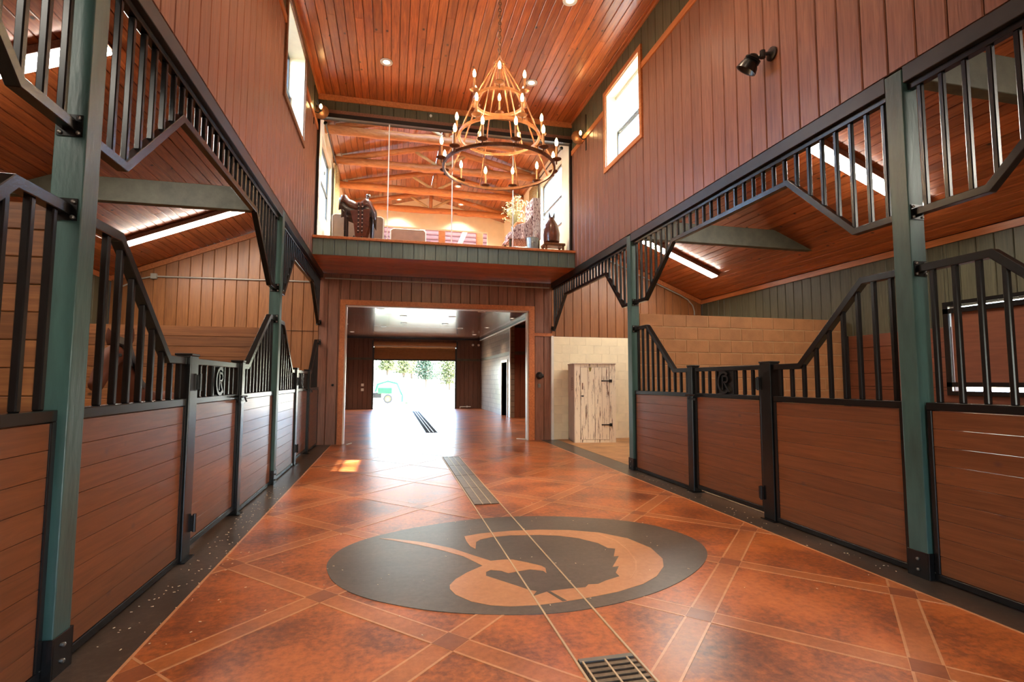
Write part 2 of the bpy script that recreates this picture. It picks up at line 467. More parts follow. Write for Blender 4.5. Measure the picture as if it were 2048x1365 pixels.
# ------------------------------------------------------------------ dimensions
XL, XR, AX = -1.63, 4.0, 1.185        # aisle faces of the two stall lines, aisle centre
YF, YB = -2.0, 13.03                  # open front, cross wall
ZB, ZC = 4.07, 7.55                   # underside of the upper walls, hall ceiling
DO = 4.42                             # depth of the stalls
EAVE, SLOPE = 3.78, .41
def SX(side, d): return XR+d if side == 'R' else XL-d
def roof_z(d): return EAVE+SLOPE*(DO-d)
OUT = {'R': V((1, 0, 0)), 'L': V((-1, 0, 0))}
YV, ZV, XV = V((0, 1, 0)), V((0, 0, 1)), V((1, 0, 0))
def uv_for(side):
    """width axis along the wall so that boards face the aisle"""
    # u x v = n ; R wall faces -X: u=(0,-1,0), v=z -> (-1,0,0)
    return (-YV if side == 'R' else YV)

# ------------------------------------------------------------------ floor and its inlays
fl = MB().box(XL-DO-.1, XR+DO+.1, YF-.3, 28.7, -.14, 0).build('floor', FLOOR); tag(fl, kind='structure')
def inlay(name, poly, z0, z1, mat, parent=fl):
    return MB().prism([(x, y, z0) for x, y in poly], (0, 0, z1-z0)).build(name, mat, parent)
for side in 'LR':
    x0, x1 = sorted((SX(side, .17), SX(side, DO-.02)))
    for (y0, y1, mt, nm) in ((YF, 8.27, BED, 'stall_bedding'), (8.43, YB-.02, BED if side == 'L' else TANC, 'stall_bedding' if side == 'L' else 'bay_slab')):
        inlay(nm, [(x0, y0), (x1, y0), (x1, y1), (x0, y1)], -.01, .006, mt)
BLX, BRX = -1.345, 3.715
inlay('border_strip', [(XL-.17, YF), (BLX, YF), (BLX, YB-.02), (XL-.17, YB-.02)], -.01, .0015, FDARK)
inlay('border_strip', [(BRX, YF), (XR+.17, YF), (XR+.17, YB-.02), (BRX, YB-.02)], -.01, .0015, FDARK)
for x in (BLX, BRX):
    inlay('border_line', [(x-.009, YF), (x+.009, YF), (x+.009, YB-.02), (x-.009, YB-.02)], -.01, .0022, FLINE)
# diagonal bands
SXs, SYs, HB = .805, .83, .078
X0, Y0 = -1.25, 4.80
dl = math.hypot(SXs, SYs)
def band(sgn, k):
    d = V((SXs/dl, sgn*SYs/dl)); n = V((-d.y, d.x)); c = V((X0+3*SXs, Y0+k*SYs))
    if (k+3) % 2: c = c+V((SXs, 0))
    mb = MB(); ok = False
    for mi, (a, b, z) in enumerate(((-HB+.011, HB-.011, .0016), (-HB-.004, -HB+.011, .0024), (HB-.011, HB+.004, .0024))):
        q = [c-d*12+n*a, c+d*12+n*a, c+d*12+n*b, c-d*12+n*b]
        q = clip_poly([(p.x, p.y) for p in q], BLX+.01, BRX-.01, YF, YB-.05)
        if len(q) > 2:
            mb.mi = 0 if mi == 0 else 1; ok = True
            mb.prism([(x, y, -.01) for x, y in q], (0, 0, z+.01))
    if ok and len(mb.v) > 8: mb.build('band', [FBAND, FLINE], fl)
for k in range(-12, 15, 2):
    if -12 <= k <= 14:
        band(1, k); band(-1, k)
for i in range(0, 7):
    for j in range(-8, 10):
        if (i+j) % 2 == 0:
            x, y = X0+i*SXs, Y0+j*SYs
            if YF+.1 < y < YB-.3:
                d = V((SXs/dl, SYs/dl))*HB*1.02*dl/(2*SXs*SYs/dl)/1.0
                hx, hy = HB*dl/SYs, HB*dl/SXs
                q = clip_poly([(x-hx, y), (x, y-hy), (x+hx, y), (x, y+hy)], BLX+.01, BRX-.01, YF, YB)
                if len(q) > 2: inlay('band_square', q, -.01, .003, FSQ)

# the oval emblem, from its outline
def floor_pt(px, py):
    dx, dy = (px-1024)/1047.7, (py-682.5)/1047.7
    d = f_+R_*dx-U_*dy
    t = -CAM_H/d.z
    return (t*d.x, t*d.y)
def em(pts): return [floor_pt(630+a*.390625, 1010+b*.390625) for a, b in pts]
def smooth_poly(p, it=1):
    for _ in range(it):
        o = []
        for i in range(len(p)):
            a, b = p[i], p[(i+1) % len(p)]
            o += [(a[0]*.75+b[0]*.25, a[1]*.75+b[1]*.25), (a[0]*.25+b[0]*.75, a[1]*.25+b[1]*.75)]
        p = o
    return p
oval = em([(55,320),(75,380),(130,430),(250,480),(400,515),(600,548),(850,566),(1100,567),(1300,553),(1500,520),(1700,470),(1850,410),(1960,340),(2008,280),(2010,240),(1980,200),(1900,155),(1750,110),(1600,85),(1400,68),(1200,60),(1000,62),(850,72),(700,90),(500,120),(300,165),(180,205),(110,245),(70,285)])
inlay('emblem_oval', smooth_poly(oval, 2), -.01, .0042, EMBD)
horn = em([(765,165),(850,150),(1000,137),(1150,131),(1300,133),(1450,145),(1600,175),(1720,225),(1780,280),(1785,320),(1750,370),(1680,410),(1550,450),(1400,480),(1280,500),(1150,518),(1000,525),(900,520),(800,500),(720,465),(690,435),(690,415),(720,385),(780,350),(858,316),
  (760,268),(640,234),(530,209),(390,184),(330,176),(390,177),(560,196),(700,226),(830,269),(900,291),(960,285),(1010,284),(1090,300),(1160,317),(1180,328),(1185,354),(1168,342),(1100,335),(1040,345),(990,355),(955,343),(900,338),(876,348),(876,368),(950,392),(1030,418),(1100,442),(1135,447),(1112,475),(1150,462),(1195,447),(1300,434),(1385,427),(1400,412),(1450,410),(1490,392),(1530,380),(1560,370),(1540,352),(1556,318),(1524,322),(1556,266),(1530,268),(1537,228),(1500,225),(1450,200),(1350,175),(1250,162),(1150,158),(1000,160),(900,170),(845,182),(825,195),(822,230),(795,216),(775,190)])
inlay('emblem_horn', horn, -.01, .0056, EMBO)
inlay('emblem_notch', em([(1188,450),(1204,448),(1290,496),(1268,500)]), -.01, .0068, EMBD)
arc = [(1330,140),(1440,152),(1540,190),(1600,240),(1640,295),(1640,340),(1610,385)]
inlay('emblem_line', em(arc+[(a+7, b-3) for a, b in arc[::-1]]), -.01, .0068, FLINE)

# trench drain down the middle
DX0, DX1 = .99, 1.325
def drain(label, y0, y1, kind):
    t = thing('trench_drain', label, 'drain', ((DX0+DX1)/2, (y0+y1)/2, 0), 'drain sections along the aisle')
    for x in (DX0, DX1):
        MB().box(x-.006, x+.006, y0, y1, -.01, .008).build('lip', LIPM if kind != 'far' else GRATE, t)
    if kind == 'slab':
        return t
    MB().box(DX0+.012, DX1-.012, y0, y1, -.01, .0045).build('base_plate', BACK if kind != 'plate' else GRATEB, t)  # flat plate; its near-black colour paints the shade under open bars
    if kind == 'bars':
        MB().box(DX0+.014, DX1-.014, y1-.035, y1, -.01, .012).build('end_bar', DULL, t)
        y = y1-.075
        while y > max(y0, 1.2):
            MB().box(DX0+.02, DX1-.02, y-.013, y+.013, 0, .012).build('cross_bar', GRATE, t); y -= .048
        for i in range(3):
            x = DX0+.03+i*.125
            MB().box(x-.005, x+.005, y0, y1-.03, .002, .0135).build('rod', LIPM, t)
    elif kind == 'plate':
        n = 3
        for i in range(n):
            a = DX0+.016+i*(DX1-DX0-.03)/n
            y = y0
            while y < y1-.05:
                MB().box(a+.004, a+(DX1-DX0-.03)/n-.004, y, min(y+.98, y1), 0, .0105).build('grate_plate', GRATEB, t); y += .99
        for i in (1, 2):
            x = DX0+.016+i*(DX1-DX0-.03)/n
            MB().box(x-.005, x+.005, y0, y1, 0, .012).build('rod', LIPM, t)
    elif kind == 'far':
        for i in range(1, 3):
            x = DX0+.016+i*(DX1-DX0-.03)/3
            MB().box(x-.012, x+.012, y0, y1, 0, .012).build('rod', LIPM, t)
    return t
drain('open steel drain grate with cross bars at the bottom of the photo', .6, 2.78, 'bars')
drain('pair of thin light drain edges crossing the dark oval emblem', 2.78, 6.41, 'slab')
drain('brown drain cover in three strips beyond the oval emblem', 6.41, 10.49, 'plate')
drain('dark trench drain in the floor of the far room', 15.45, 26.4, 'far')

m_, nt_, p_ = newmat('translucent_blind'); p_.inputs['Base Color'].default_value = K(.85, .84, .8); BLIND = m_
tr_ = N(nt_, 'ShaderNodeBsdfTranslucent'); tr_.inputs[0].default_value = K(.85, .84, .8)
mx_ = N(nt_, 'ShaderNodeMixShader'); mx_.inputs[0].default_value = .7
nt_.links.new(p_.outputs[0], mx_.inputs[1]); nt_.links.new(tr_.outputs[0], mx_.inputs[2])
nt_.links.new(mx_.outputs[0], [n for n in nt_.nodes if n.type == 'OUTPUT_MATERIAL'][0].inputs[0])
# ------------------------------------------------------------------ upper walls of the hall
YT = 11.3                              # end wall above the loft glass
GREEN_Z = 6.86
WIN = {'R': (7.83, 9.26, 5.65, 7.1), 'L': (7.98, 9.62, 5.74, 7.26)}
for side in 'LR':
    n = 'right' if side == 'R' else 'left'
    wr = frame_root('wall_'+n, (SX(side, .08), 5, 5.8))
    y0w, y1w, z0w, z1w = WIN[side]
    # backing with the window opening
    a, b = SX(side, .022), SX(side, .16)
    mb = MB(); mb.box(a, b, YF, y0w, ZB+.002, ZC); mb.box(a, b, y1w, YT+.1, ZB+.002, ZC)
    mb.box(a, b, y0w, y1w, ZB+.002, z0w); mb.box(a, b, y0w, y1w, z1w, ZC); mb.build('wall_core', BACK, wr)
    if side == 'R':
        o, width = (XR, YT, ZB+.002), YT-YF
        st = (YT-4.367) % .2425
        h = (YT-y1w-.09, YT-y0w+.09)
    else:
        o, width = (XL, YF, ZB+.002), YT-YF
        st = .12
        h = (y0w-YF-.09, y1w-YF+.09)
    u = uv_for(side)
    z_in0, z_in1 = z0w-.09, z1w+.09
    cladding(wr, BROWN, o, u, ZV, width, .2425, 0, GREEN_Z-.11-ZB, holes=[(h[0], h[1], z_in0-ZB, 9)], start=st)
    cladding(wr, GREENB, (o[0], o[1], GREEN_Z), u, ZV, width, .2425, 0, ZC-.05-GREEN_Z, holes=[(h[0], h[1], -1, z_in1-GREEN_Z)], start=st)
    q = SX(side, -.022)
    for yy in ((YF, y0w-.09), (y1w+.09, YT)):
        tag(MB().box(q, SX(side, .02), yy[0], yy[1], GREEN_Z-.11, GREEN_Z).build('band_trim', TRIM, wr))
    MB().box(q, SX(side, .02), YF, YT, ZC-.05, ZC).build('crown_trim', TRIM, wr)
    # window: casing, reveal, sashes, glass
    w_ = frame_root('window_1' if side == 'R' else 'window_2', (SX(side, .1), (y0w+y1w)/2, z0w))
    sx = lambda d: SX(side, d)
    for (ya, yb, za, zb) in ((y0w-.09, y1w+.09, z1w, z1w+.09), (y0w-.09, y1w+.09, z0w-.09, z0w), (y0w-.09, y0w, z0w, z1w), (y1w, y1w+.09, z0w, z1w)):
        MB().box(sx(-.03), sx(.02), ya, yb, za, zb).build('casing', TRIM if side == 'R' else IRON, w_)
    D2 = .3
    for (ya, yb, za, zb) in ((y0w, y1w, z1w-.02, z1w), (y0w, y1w, z0w, z0w+.02), (y0w, y0w+.02, z0w+.02, z1w-.02), (y1w-.02, y1w, z0w+.02, z1w-.02)):
        MB().box(sx(-.0), sx(D2), ya, yb, za, zb).build('reveal', CREAM, w_)
    zm = z0w+(z1w-z0w)*.5
    for (za, zb, d) in ((z0w+.02, zm+.02, .22), (zm-.02, z1w-.02, .26)):
        for (ya, yb, zc, zd) in ((y0w+.02, y1w-.02, za, za+.045), (y0w+.02, y1w-.02, zb-.045, zb), (y0w+.02, y0w+.055, za+.045, zb-.045), (y1w-.055, y1w-.02, za+.045, zb-.045)):
            MB().box(sx(d), sx(d+.03), ya, yb, zc, zd).build('sash', WFRAME, w_)
        MB().box(sx(d+.012), sx(d+.018), y0w+.05, y1w-.05, za+.04, zb-.04).build('pane', GLASS, w_)
    if side == 'R':
        MB().box(sx(.20), sx(.204), y0w+.03, y1w-.03, zm+.02, z1w-.06).tube([(sx(.2), y0w+.025, z1w-.05), (sx(.2), y1w-.025, z1w-.05)], .02, 8).build('sun_patch_blind', BLIND, w_)  # blind added to cut the sun patch down to the lower sash
    # eave outside, over the window
    MB().box(sx(.16), sx(.42), YF, YT, ZC+.0, ZC+.12).build('eave', BACK, wr)

# hall ceiling
ce = frame_root('ceiling', (AX, 4.6, ZC))
MB().box(XL-.2, XR+.2, YF-.1, YT+.1, ZC+.021, ZC+.15).build('ceiling_core', BACK, ce)
xs = XL+.0; i = 0
rc = random.Random(3)
while xs < XR-.02:
    wd = min(.15, XR-xs)
    y = YF
    cuts = sorted([YF, YT]+[rc.uniform(0.5, YT-1) for _ in range(2)])
    for ya, yb in zip(cuts, cuts[1:]):
        if yb-ya > .05: board('plank', ce, PINE, (xs+wd-.0025, ya, ZC), (-1, 0, 0), (0, 1, 0), wd-.005, yb-ya-.003, .02, .009)
    xs += .15; i += 1

# end wall above the loft glass
ew = frame_root('wall_loft_header', (AX, YT, 7.3))
MB().box(XL, XR, YT+.022, YT+.14, 7.06, ZC).build('wall_core', BACK, ew)
cladding(ew, GREENB, (XL, YT, 7.22), XV, ZV, XR-XL, .2425, 0, .21, start=.1)
MB().box(XL, XR, YT-.03, YT+.02, 7.43, ZC).build('band_trim', TRIM, ew)
MB().box(XL, XR, YT-.03, YT+.02, 7.13, 7.22).build('band_trim', BROWN, ew)
MB().box(XL, XR, YT-.06, YT+.02, 7.04, 7.13).build('header_channel', BLACK, ew)

# rear end above the open front (behind the camera)
rw = frame_root('wall_front', (AX, YF, 5.5))
MB().box(XL-DO-.1, XR+DO+.1, YF-.25, YF-.05, 3.95, 5.6).build('wall_core', BROWN, rw)
MB().box(XL-.2, XR+.2, YF-.25, YF-.05, 5.6, ZC+.1).build('wall_core', BROWN, rw)
MB().box(XL-DO-.1, .7, YF-.25, YF-.05, 0, 3.95).box(1.9, XR+DO+.1, YF-.25, YF-.05, 0, 3.95).box(.7, 1.9, YF-.25, YF-.05, 2.2, 3.95).build('wall_core', BROWN, rw)

# ------------------------------------------------------------------ shed ceilings and outer walls
for side in 'LR':
    n = 'right' if side == 'R' else 'left'
    sc_ = frame_root('ceiling_stalls_'+n, (SX(side, 2.3), 5, 4.7))
    p0 = V((SX(side, .165), 0, roof_z(.165))); p1 = V((SX(side, DO), 0, roof_z(DO)))
    sl = (p1-p0); Ls = sl.length; sl.normalize()
    u = -YV if side == 'R' else YV
    # planks run along Y, laid side by side down the slope; faces look down
    nrm = YV.cross(sl); down = nrm if nrm.z < 0 else -nrm
    k = int(Ls/.15)+1
    for i in range(k):
        a = i*.15; wd = min(.15, Ls-a)
        if wd < .02: continue
        ua = sl if sl.cross(YV).dot(down) > 0 else -sl
        st = p0+sl*a if ua.dot(sl) > 0 else p0+sl*(a+wd)
        cut = rc.uniform(1, 12)
        for ya, yb in ((YF, cut), (cut, YB)):
            board('plank', sc_, PINE_SHED, (st.x, ya, st.z), ua, YV, wd-.004, yb-ya-.003, .02, .008)
    q = [p0-down*.022, p1-down*.022, p1-down*.12, p0-down*.12]
    MB().prism([(p.x, YF-.2, p.z) for p in q], (0, YB+.4-YF, 0)).build('ceiling_core', BACK, sc_)
    ow = frame_root('wall_outer_'+n, (SX(side, DO), 5, 2))
    mb = MB(); xa, xb = SX(side, DO+.022), SX(side, DO+.14)
    if side == 'L': mb.box(xa, xb, YF-.2, YB+.2, 0, EAVE+.1)
    else:
        mb.box(xa, xb, YF-.2, 4.95, 0, EAVE+.1); mb.box(xa, xb, 6.36, YB+.2, 0, EAVE+.1)
        mb.box(xa, xb, 4.95, 6.36, 0, 1.37); mb.box(xa, xb, 4.95, 6.36, 2.67, EAVE+.1)
    mb.build('wall_core', BACK, ow)
    u = uv_for(side); oy = YB if side == 'R' else YF
    KZ = 2.36
    cladding(ow, GREENB, (SX(side, DO), oy, KZ), u, ZV, YB-YF, .2425, 0, EAVE-.12-KZ, holes=([(YB-6.36, YB-4.95, -1, 2.67-KZ)] if side == 'R' else []), start=.07)
    MB().box(SX(side, DO-.02), SX(side, DO+.02), YF, YB, EAVE-.12, EAVE-.012).build('eave_trim', TRIM, ow)
    hole = (4.95, 6.36, 1.37, 2.67) if side == 'R' else None
    ko, kv = ((SX(side, DO-.022), YF, .01), YV) if side == 'R' else ((SX(side, DO-.022), YB, .01), -YV)
    kh = [(hole[2]-.01, hole[3]-.01, hole[0]-YF, hole[1]-YF)] if hole else []
    cladding(ow, KICK, ko, ZV, kv, KZ, .235, 0, YB-YF, holes=kh, name='kickboard', ch=.005)
# shuttered stall window on the right outer wall: daylight comes in above and below the board
wg = frame_root('window_3', (XR+DO, 5.65, 1.4))
gx = XR+DO
for za, zb in ((2.68, 2.74), (2.56, 2.635), (1.30, 1.365), (1.43, 1.5)):
    MB().box(gx-.06, gx-.0235, 4.9, 6.42, za, zb).build('window_frame', STEEL, wg)
MB().box(gx-.06, gx-.0235, 6.34, 6.42, 1.365, 2.68).build('window_frame', STEEL, wg)
MB().box(gx-.022, gx+.02, 4.95, 6.32, 1.43, 2.635).build('shutter', KICK, wg)

# ------------------------------------------------------------------ cross wall at the end of the aisle
OX0, OX1, OZ = -1.115, 3.42, 3.31
bw = frame_root('wall_cross', (AX, YB, 2))
cm = MB()
T0, T1 = YB+.022, YB+.16
cm.box(XL-DO, OX0, T0, T1, 0, 3.8); cm.box(OX1, XR+DO, T0, T1, 0, 3.8); cm.box(OX0, OX1, T0, T1, OZ, 3.8)
cm.prism([(XL-DO, T0, 3.8), (XL-.16, T0, 3.8), (XL-.16, T0, 5.5)], (0, .138, 0)); cm.prism([(XR+DO, T0, 3.8), (XR+.16, T0, 3.8), (XR+.16, T0, 5.5)], (0, .138, 0)); cm.box(XL-.16, XR+.16, T0, T1, 3.8, 4.05)
cm.build('wall_core', BACK, bw)
xl0 = XL-DO
def slope_top(a):
    x = xl0+a
    d = (XL-x) if x < AX else (x-XR)
    return (roof_z(max(d, .165))-.13) if d > 0 else 4.05
# left part (tan), aisle part (brown), right part (tan)
cladding(bw, TAN, (xl0, YB, 0), XV, ZV, XL-.08-xl0, .2425, 0, slope_top, start=.1)
cladding(bw, BROWN, (XL-.08, YB, 0), XV, ZV, XR-XL+.12, .2425, 0, 4.05, holes=[(OX0-.12-XL+.08, OX1+.15-XL+.08, -1, OZ+.12)], start=.2)
xr0 = XR+.04
cladding(bw, TAN, (xr0, YB, 2.665), XV, ZV, XR+DO-xr0, .2425, 0, lambda a: slope_top(xr0+a-xl0)-2.665, start=.1)
blocks(bw, WBLOCK, (xr0+.04, YB-.01, 0), XV, ZV, XR+DO-xr0-.06, 2.66, ch=.004, gap=.004)
MB().box(xr0+.04, XR+DO-.02, YB-.005, YB+.02, 0, 2.66).build('mortar', WMORTAR, bw)
MB().box(xr0-.03, xr0+.035, YB-.06, YB+.02, 0, 2.67).build('block_edge', WHITE, bw)
for side in 'LR':     # sloped trim under the shed ceilings, and the level trims
    p0 = V((SX(side, .2), YB-.02, roof_z(.2)-.075)); p1 = V((SX(side, DO-.03), YB-.02, roof_z(DO-.03)-.075))
    MB().bar(p0, p1, .04, .11).build('rake_trim', TRIM, bw)
MB().box(3.57, XR+.05, YB-.03, YB, 2.66, 2.74).build('level_trim', TRIM, bw)
MB().box(XL-DO, XL-.09, YB-.018, YB, 2.655, 2.662).build('level_joint', BACK, bw)
# opening: cedar casing and the pale steel channels
op = frame_root('door_1', ((OX0+OX1)/2, YB, 0))
MB().box(OX0-.12, OX0, YB-.04, YB+.2, 0, OZ).build('door_casing', TRIM, op)
MB().box(OX1, OX1+.15, YB-.04, YB+.2, 0, OZ).build('door_casing', TRIM, op)
MB().box(OX0-.12, OX1+.15, YB-.04, YB+.2, OZ, OZ+.12).build('door_casing', TRIM, op)
MB().box(OX0, OX0+.035, YB+.02, YB+.2, 0, OZ-.04).build('edge_channel', WHITE, op)
MB().box(OX1-.035, OX1, YB+.02, YB+.2, 0, OZ-.04).build('edge_channel', WHITE, op)
MB().box(OX0, OX1, YB+.02, YB+.2, OZ-.025, OZ).build('edge_channel', WHITE, op)

# loft slab: soffit, fascia, floor
so = frame_root('ceiling_soffit', (AX, 12.1, 4.06))
y = 11.12
while y < YB-.01:
    wd = min(.15, YB-y)
    board('plank', so, PINE, (XL-.1, y, 4.055), YV, XV, wd-.004, XR-XL+.2, .018, .008)
    y += .15
lf = frame_root('floor_loft', (AX, 15, 4.4))
MB().box(XL-.15, XR+.15, 11.12, 19.0, 4.075, 4.38).build('slab', BACK, lf)
MB().box(XL-.1, XR+.1, 11.4, 19.0, 4.38, 4.40).build('loft_flooring', RAW, lf)
fa = frame_root('wall_loft_fascia', (AX, 11.1, 4.25))
cladding(fa, GREENF, (XL, 11.1, 4.06), XV, ZV, XR-XL, .2285, 0, .335, start=.2)
MB().box(XL, XR, 11.06, 11.42, 4.395, 4.45).build('cap_trim', TRIM, fa, bevel=.008)

# loft glass
gl = frame_root('window_4', (AX, YT, 4.45))
xsj = [XL+.02, -.16, 1.215, 2.595, XR-.02]
for a, b in zip(xsj, xsj[1:]):
    MB().box(a+.004, b-.004, YT+.0, YT+.012, 4.452, 7.055).build('pane', GLASS, gl)
SEAM = plain('lit_glass_edge', K(.95, .95, .92), rough=.2, var=.02)  # near-white colour carries the light caught in the glass edges
for a in xsj[1:-1]:
    MB().box(a-.011, a+.011, YT-.002, YT+.014, 4.452, 7.055).build('seam', SEAM, gl)
for x in (XL, XR-.05):
    MB().box(x, x+.05, YT-.03, YT+.05, 4.452, 7.06).build('side_channel', BLACK, gl)
# ------------------------------------------------------------------ timber posts, beams, ties
POSTY = {'R': (-1.66, 3.36, 8.36), 'L': (-1.66, 3.25, 8.30)}
PW = .075
def post(side, y, label):
    t = thing('timber_post', label, 'post', (SX(side, .075), y, 0), 'timber posts along the stalls')
    MB().box(SX(side, 0), SX(side, .15), y-PW, y+PW, .012, 4.05).build('post_shaft', POST, t, bevel=.006)
    b = MB()
    b.box(SX(side, -.008), SX(side, -.001), y-PW-.008, y+PW+.008, .0, .2)
    b.box(SX(side, .151), SX(side, .158), y-PW-.008, y+PW+.008, .0, .2)
    b.box(SX(side, -.008), SX(side, .158), y-PW-.015, y-PW-.002, .0, .2)
    b.box(SX(side, -.008), SX(side, .158), y+PW+.002, y+PW+.015, .0, .2)
    bb = b.build('base_bracket', STEEL, t, bevel=.002, segs=1)
    k = MB()
    for zz in (.06, .14):
        k.lathe([(.012, 0), (.012, .008), (.006, .012)], (SX(side, .05), y-PW-.015, zz), 8, (0, -1, 0))
        k.lathe([(.012, 0), (.012, .008), (.006, .012)], (SX(side, -.008), y, zz), 8, (-1 if side == 'R' else 1, 0, 0))
    k.build('bolt', BOLT, bb)
    return t
for side, nm in (('L', 'left'), ('R', 'right')):
    ys = POSTY[side]
    post(side, ys[0], 'green timber post behind the camera on the %s stall line' % nm)
    post(side, ys[1], 'tall teal green timber post nearest the camera on the %s side' % nm)
    post(side, ys[2], 'far green timber post on the %s, %s' % (nm, 'before the last short stall' if side == 'L' else 'beside the bay with the white cabinet'))
    edges = [YF, ys[0]-PW-.004, ys[0]+PW+.004, ys[1]-PW-.004, ys[1]+PW+.004, ys[2]-PW-.004, ys[2]+PW+.004, YB-.06]
    for i, (a, b) in enumerate(((2, 3), (4, 5), (6, 7))):
        o = MB().box(SX(side, .004), SX(side, .15), edges[a], edges[b], 3.93, 4.066).build('steel_beam', STEELB, None, bevel=.004, segs=1)
        tag(o, 'dark steel beam over the %s upper grille on the %s' % (('nearest', 'middle', 'farthest')[i], nm), 'beam', 'steel beams over the stalls')
    for y, wh in ((ys[1], 'near'), (ys[2], 'far')):
        x0, zt, zb = .17, 4.34, 4.0
        dt, db = DO-(zt-EAVE)/SLOPE-.12, DO-(zb-EAVE)/SLOPE-.12
        q = [(SX(side, x0), y-.065, zb), (SX(side, db), y-.065, zb), (SX(side, dt), y-.065, zt), (SX(side, x0), y-.065, zt)]
        o = MB().prism(q, (0, .13, 0)).build('tie_beam', TIE, None, bevel=.005, segs=1)
        tag(o, 'green timber tie beam under the shed ceiling at the %s %s post' % (wh, nm), 'beam', 'tie beams over the stalls')

# ------------------------------------------------------------------ steel and board stall fronts
ZT, ZLOW, ZRAIL, ZUL, ZUH = 2.43, 1.69, 1.345, 2.83, 3.58
G = .078                               # grille plane, measured from the post face
T = .05
BARP = .1667
def interp(path, y):
    for (y0, z0), (y1, z1) in zip(path, path[1:]):
        if min(y0, y1)-1e-6 <= y <= max(y0, y1)+1e-6 and abs(y1-y0) > 1e-6:
            return z0+(z1-z0)*(y-y0)/(y1-y0)
    return None
def plate(side, y, z, sgn, parent, hw=.06):
    """mounting plate with bolts on the post face that looks along sgn*Y"""
    m = MB(); x = SX(side, G)
    m.box(x-.06, x+.06, y, y+sgn*.008, z-hw, z+hw)
    p = m.build('mounting_plate', STEEL, parent)
    b = MB()
    for dx in (-.043, .043):
        for dz in (-.042, .042):
            b.lathe([(.011, 0), (.011, .008), (.005, .012)], (x+dx, y+sgn*.008, z+dz), 8, (0, sgn, 0))
    b.build('bolt', BOLT, p)
def bars(side, ys, lo, hi, parent, r=.019):
    x = SX(side, G)
    for y in ys:
        z0, z1 = lo(y), hi(y)
        if z0 is None or z1 is None or z1-z0 < .06: continue
        MB().box(x-r, x+r, y-r, y+r, z0, z1).build('bar', STEEL, parent, bevel=.006, segs=1)
def boards_h(side, y0, y1, z0, z1, parent, d=.045, n=9):
    h = (z1-z0)/n
    for i in range(n):
        if side == 'R': board('board', parent, PANEL, (SX(side, d), y0, z0+i*h), ZV, YV, h-.0028, y1-y0, .035, .001)
        else: board('board', parent, PANEL, (SX(side, d), y1, z0+i*h), ZV, -YV, h-.0028, y1-y0, .035, .001)
def fixed_panel(side, label, top, y0, y1, postface=None):
    """board panel with barred top; top is a list of (y, z) of the sloping top rail"""
    x = SX(side, G); ya, yb = min(y0, y1), max(y0, y1)
    t = thing('stall_barrier', label, 'stall barrier', (x, (ya+yb)/2, 0), 'fixed stall front panels')
    f = MB()
    f.box(SX(side, .035), SX(side, .12), ya, yb, ZRAIL-.06, ZRAIL)
    f.box(SX(side, .035), SX(side, .12), ya, yb, .012, .06)
    f.box(SX(side, .035), SX(side, .12), ya, ya+.04, .06, ZRAIL-.06); f.box(SX(side, .035), SX(side, .12), yb-.04, yb, .06, ZRAIL-.06)
    f.build('frame', STEEL, t, bevel=.004, segs=1)
    MB().sweep([(x, y, z-.03) for y, z in top], T*1.35, .06, (1, 0, 0)).build('top_rail', STEEL, t, bevel=.004, segs=1)
    boards_h(side, ya+.042, yb-.042, .062, ZRAIL-.062, t)
    n = max(1, int(round((yb-ya)/BARP)))
    ys = [ya+(i+.5)*(yb-ya)/n for i in range(n)]
    bars(side, ys, lambda y: ZRAIL, lambda y: (interp(top, y) or ZLOW)-.055, t)
    if postface:
        plate(side, postface[0], ZT-.03, postface[1], t)
    return t
def emblem(side, yc, zc, parent):
    """the ranch letters C and R in flat steel"""
    x = SX(side, .05); s = 1 if side == 'R' else -1       # +s along -Y reads left to right from the aisle on the right
    def P(a, b): return (x, yc-s*a, zc+b)
    m = MB()
    arc_ = [P(.12*math.cos(g)*.95-.005, .128*math.sin(g)) for g in [math.radians(50+i*(262)/22) for i in range(23)]]
    m.sweep(arc_, .022, .03, (1, 0, 0)).build('letter_c', STEEL, parent)
    m = MB()
    m.sweep([P(-.03, .085), P(-.03, -.09)], .02, .022, (1, 0, 0))
    bowl = [P(-.03, .078)]+[P(.03+.045*math.cos(g), .04+.038*math.sin(g)) for g in [math.radians(90-i*18) for i in range(11)]]+[P(-.03, .002)]
    m.sweep(bowl, .02, .02, (1, 0, 0))
    m.sweep([P(.0, .0), P(.045, -.06), P(.1, -.118)], .02, .022, (1, 0, 0))
    m.build('letter_r', STEEL, parent)
    MB().box(SX(side, .066), SX(side, .072), yc-.165, yc+.165, zc-.146, zc+.146).build('emblem_plate', STEEL, parent)
    m = MB()
    for a in (-.17, .17):
        m.box(x-.0, x+.035 if side == 'R' else x-.035, yc-s*a-.012, yc-s*a+.012, zc-.14, zc+.14)
    m.build('emblem_stay', STEEL, parent)
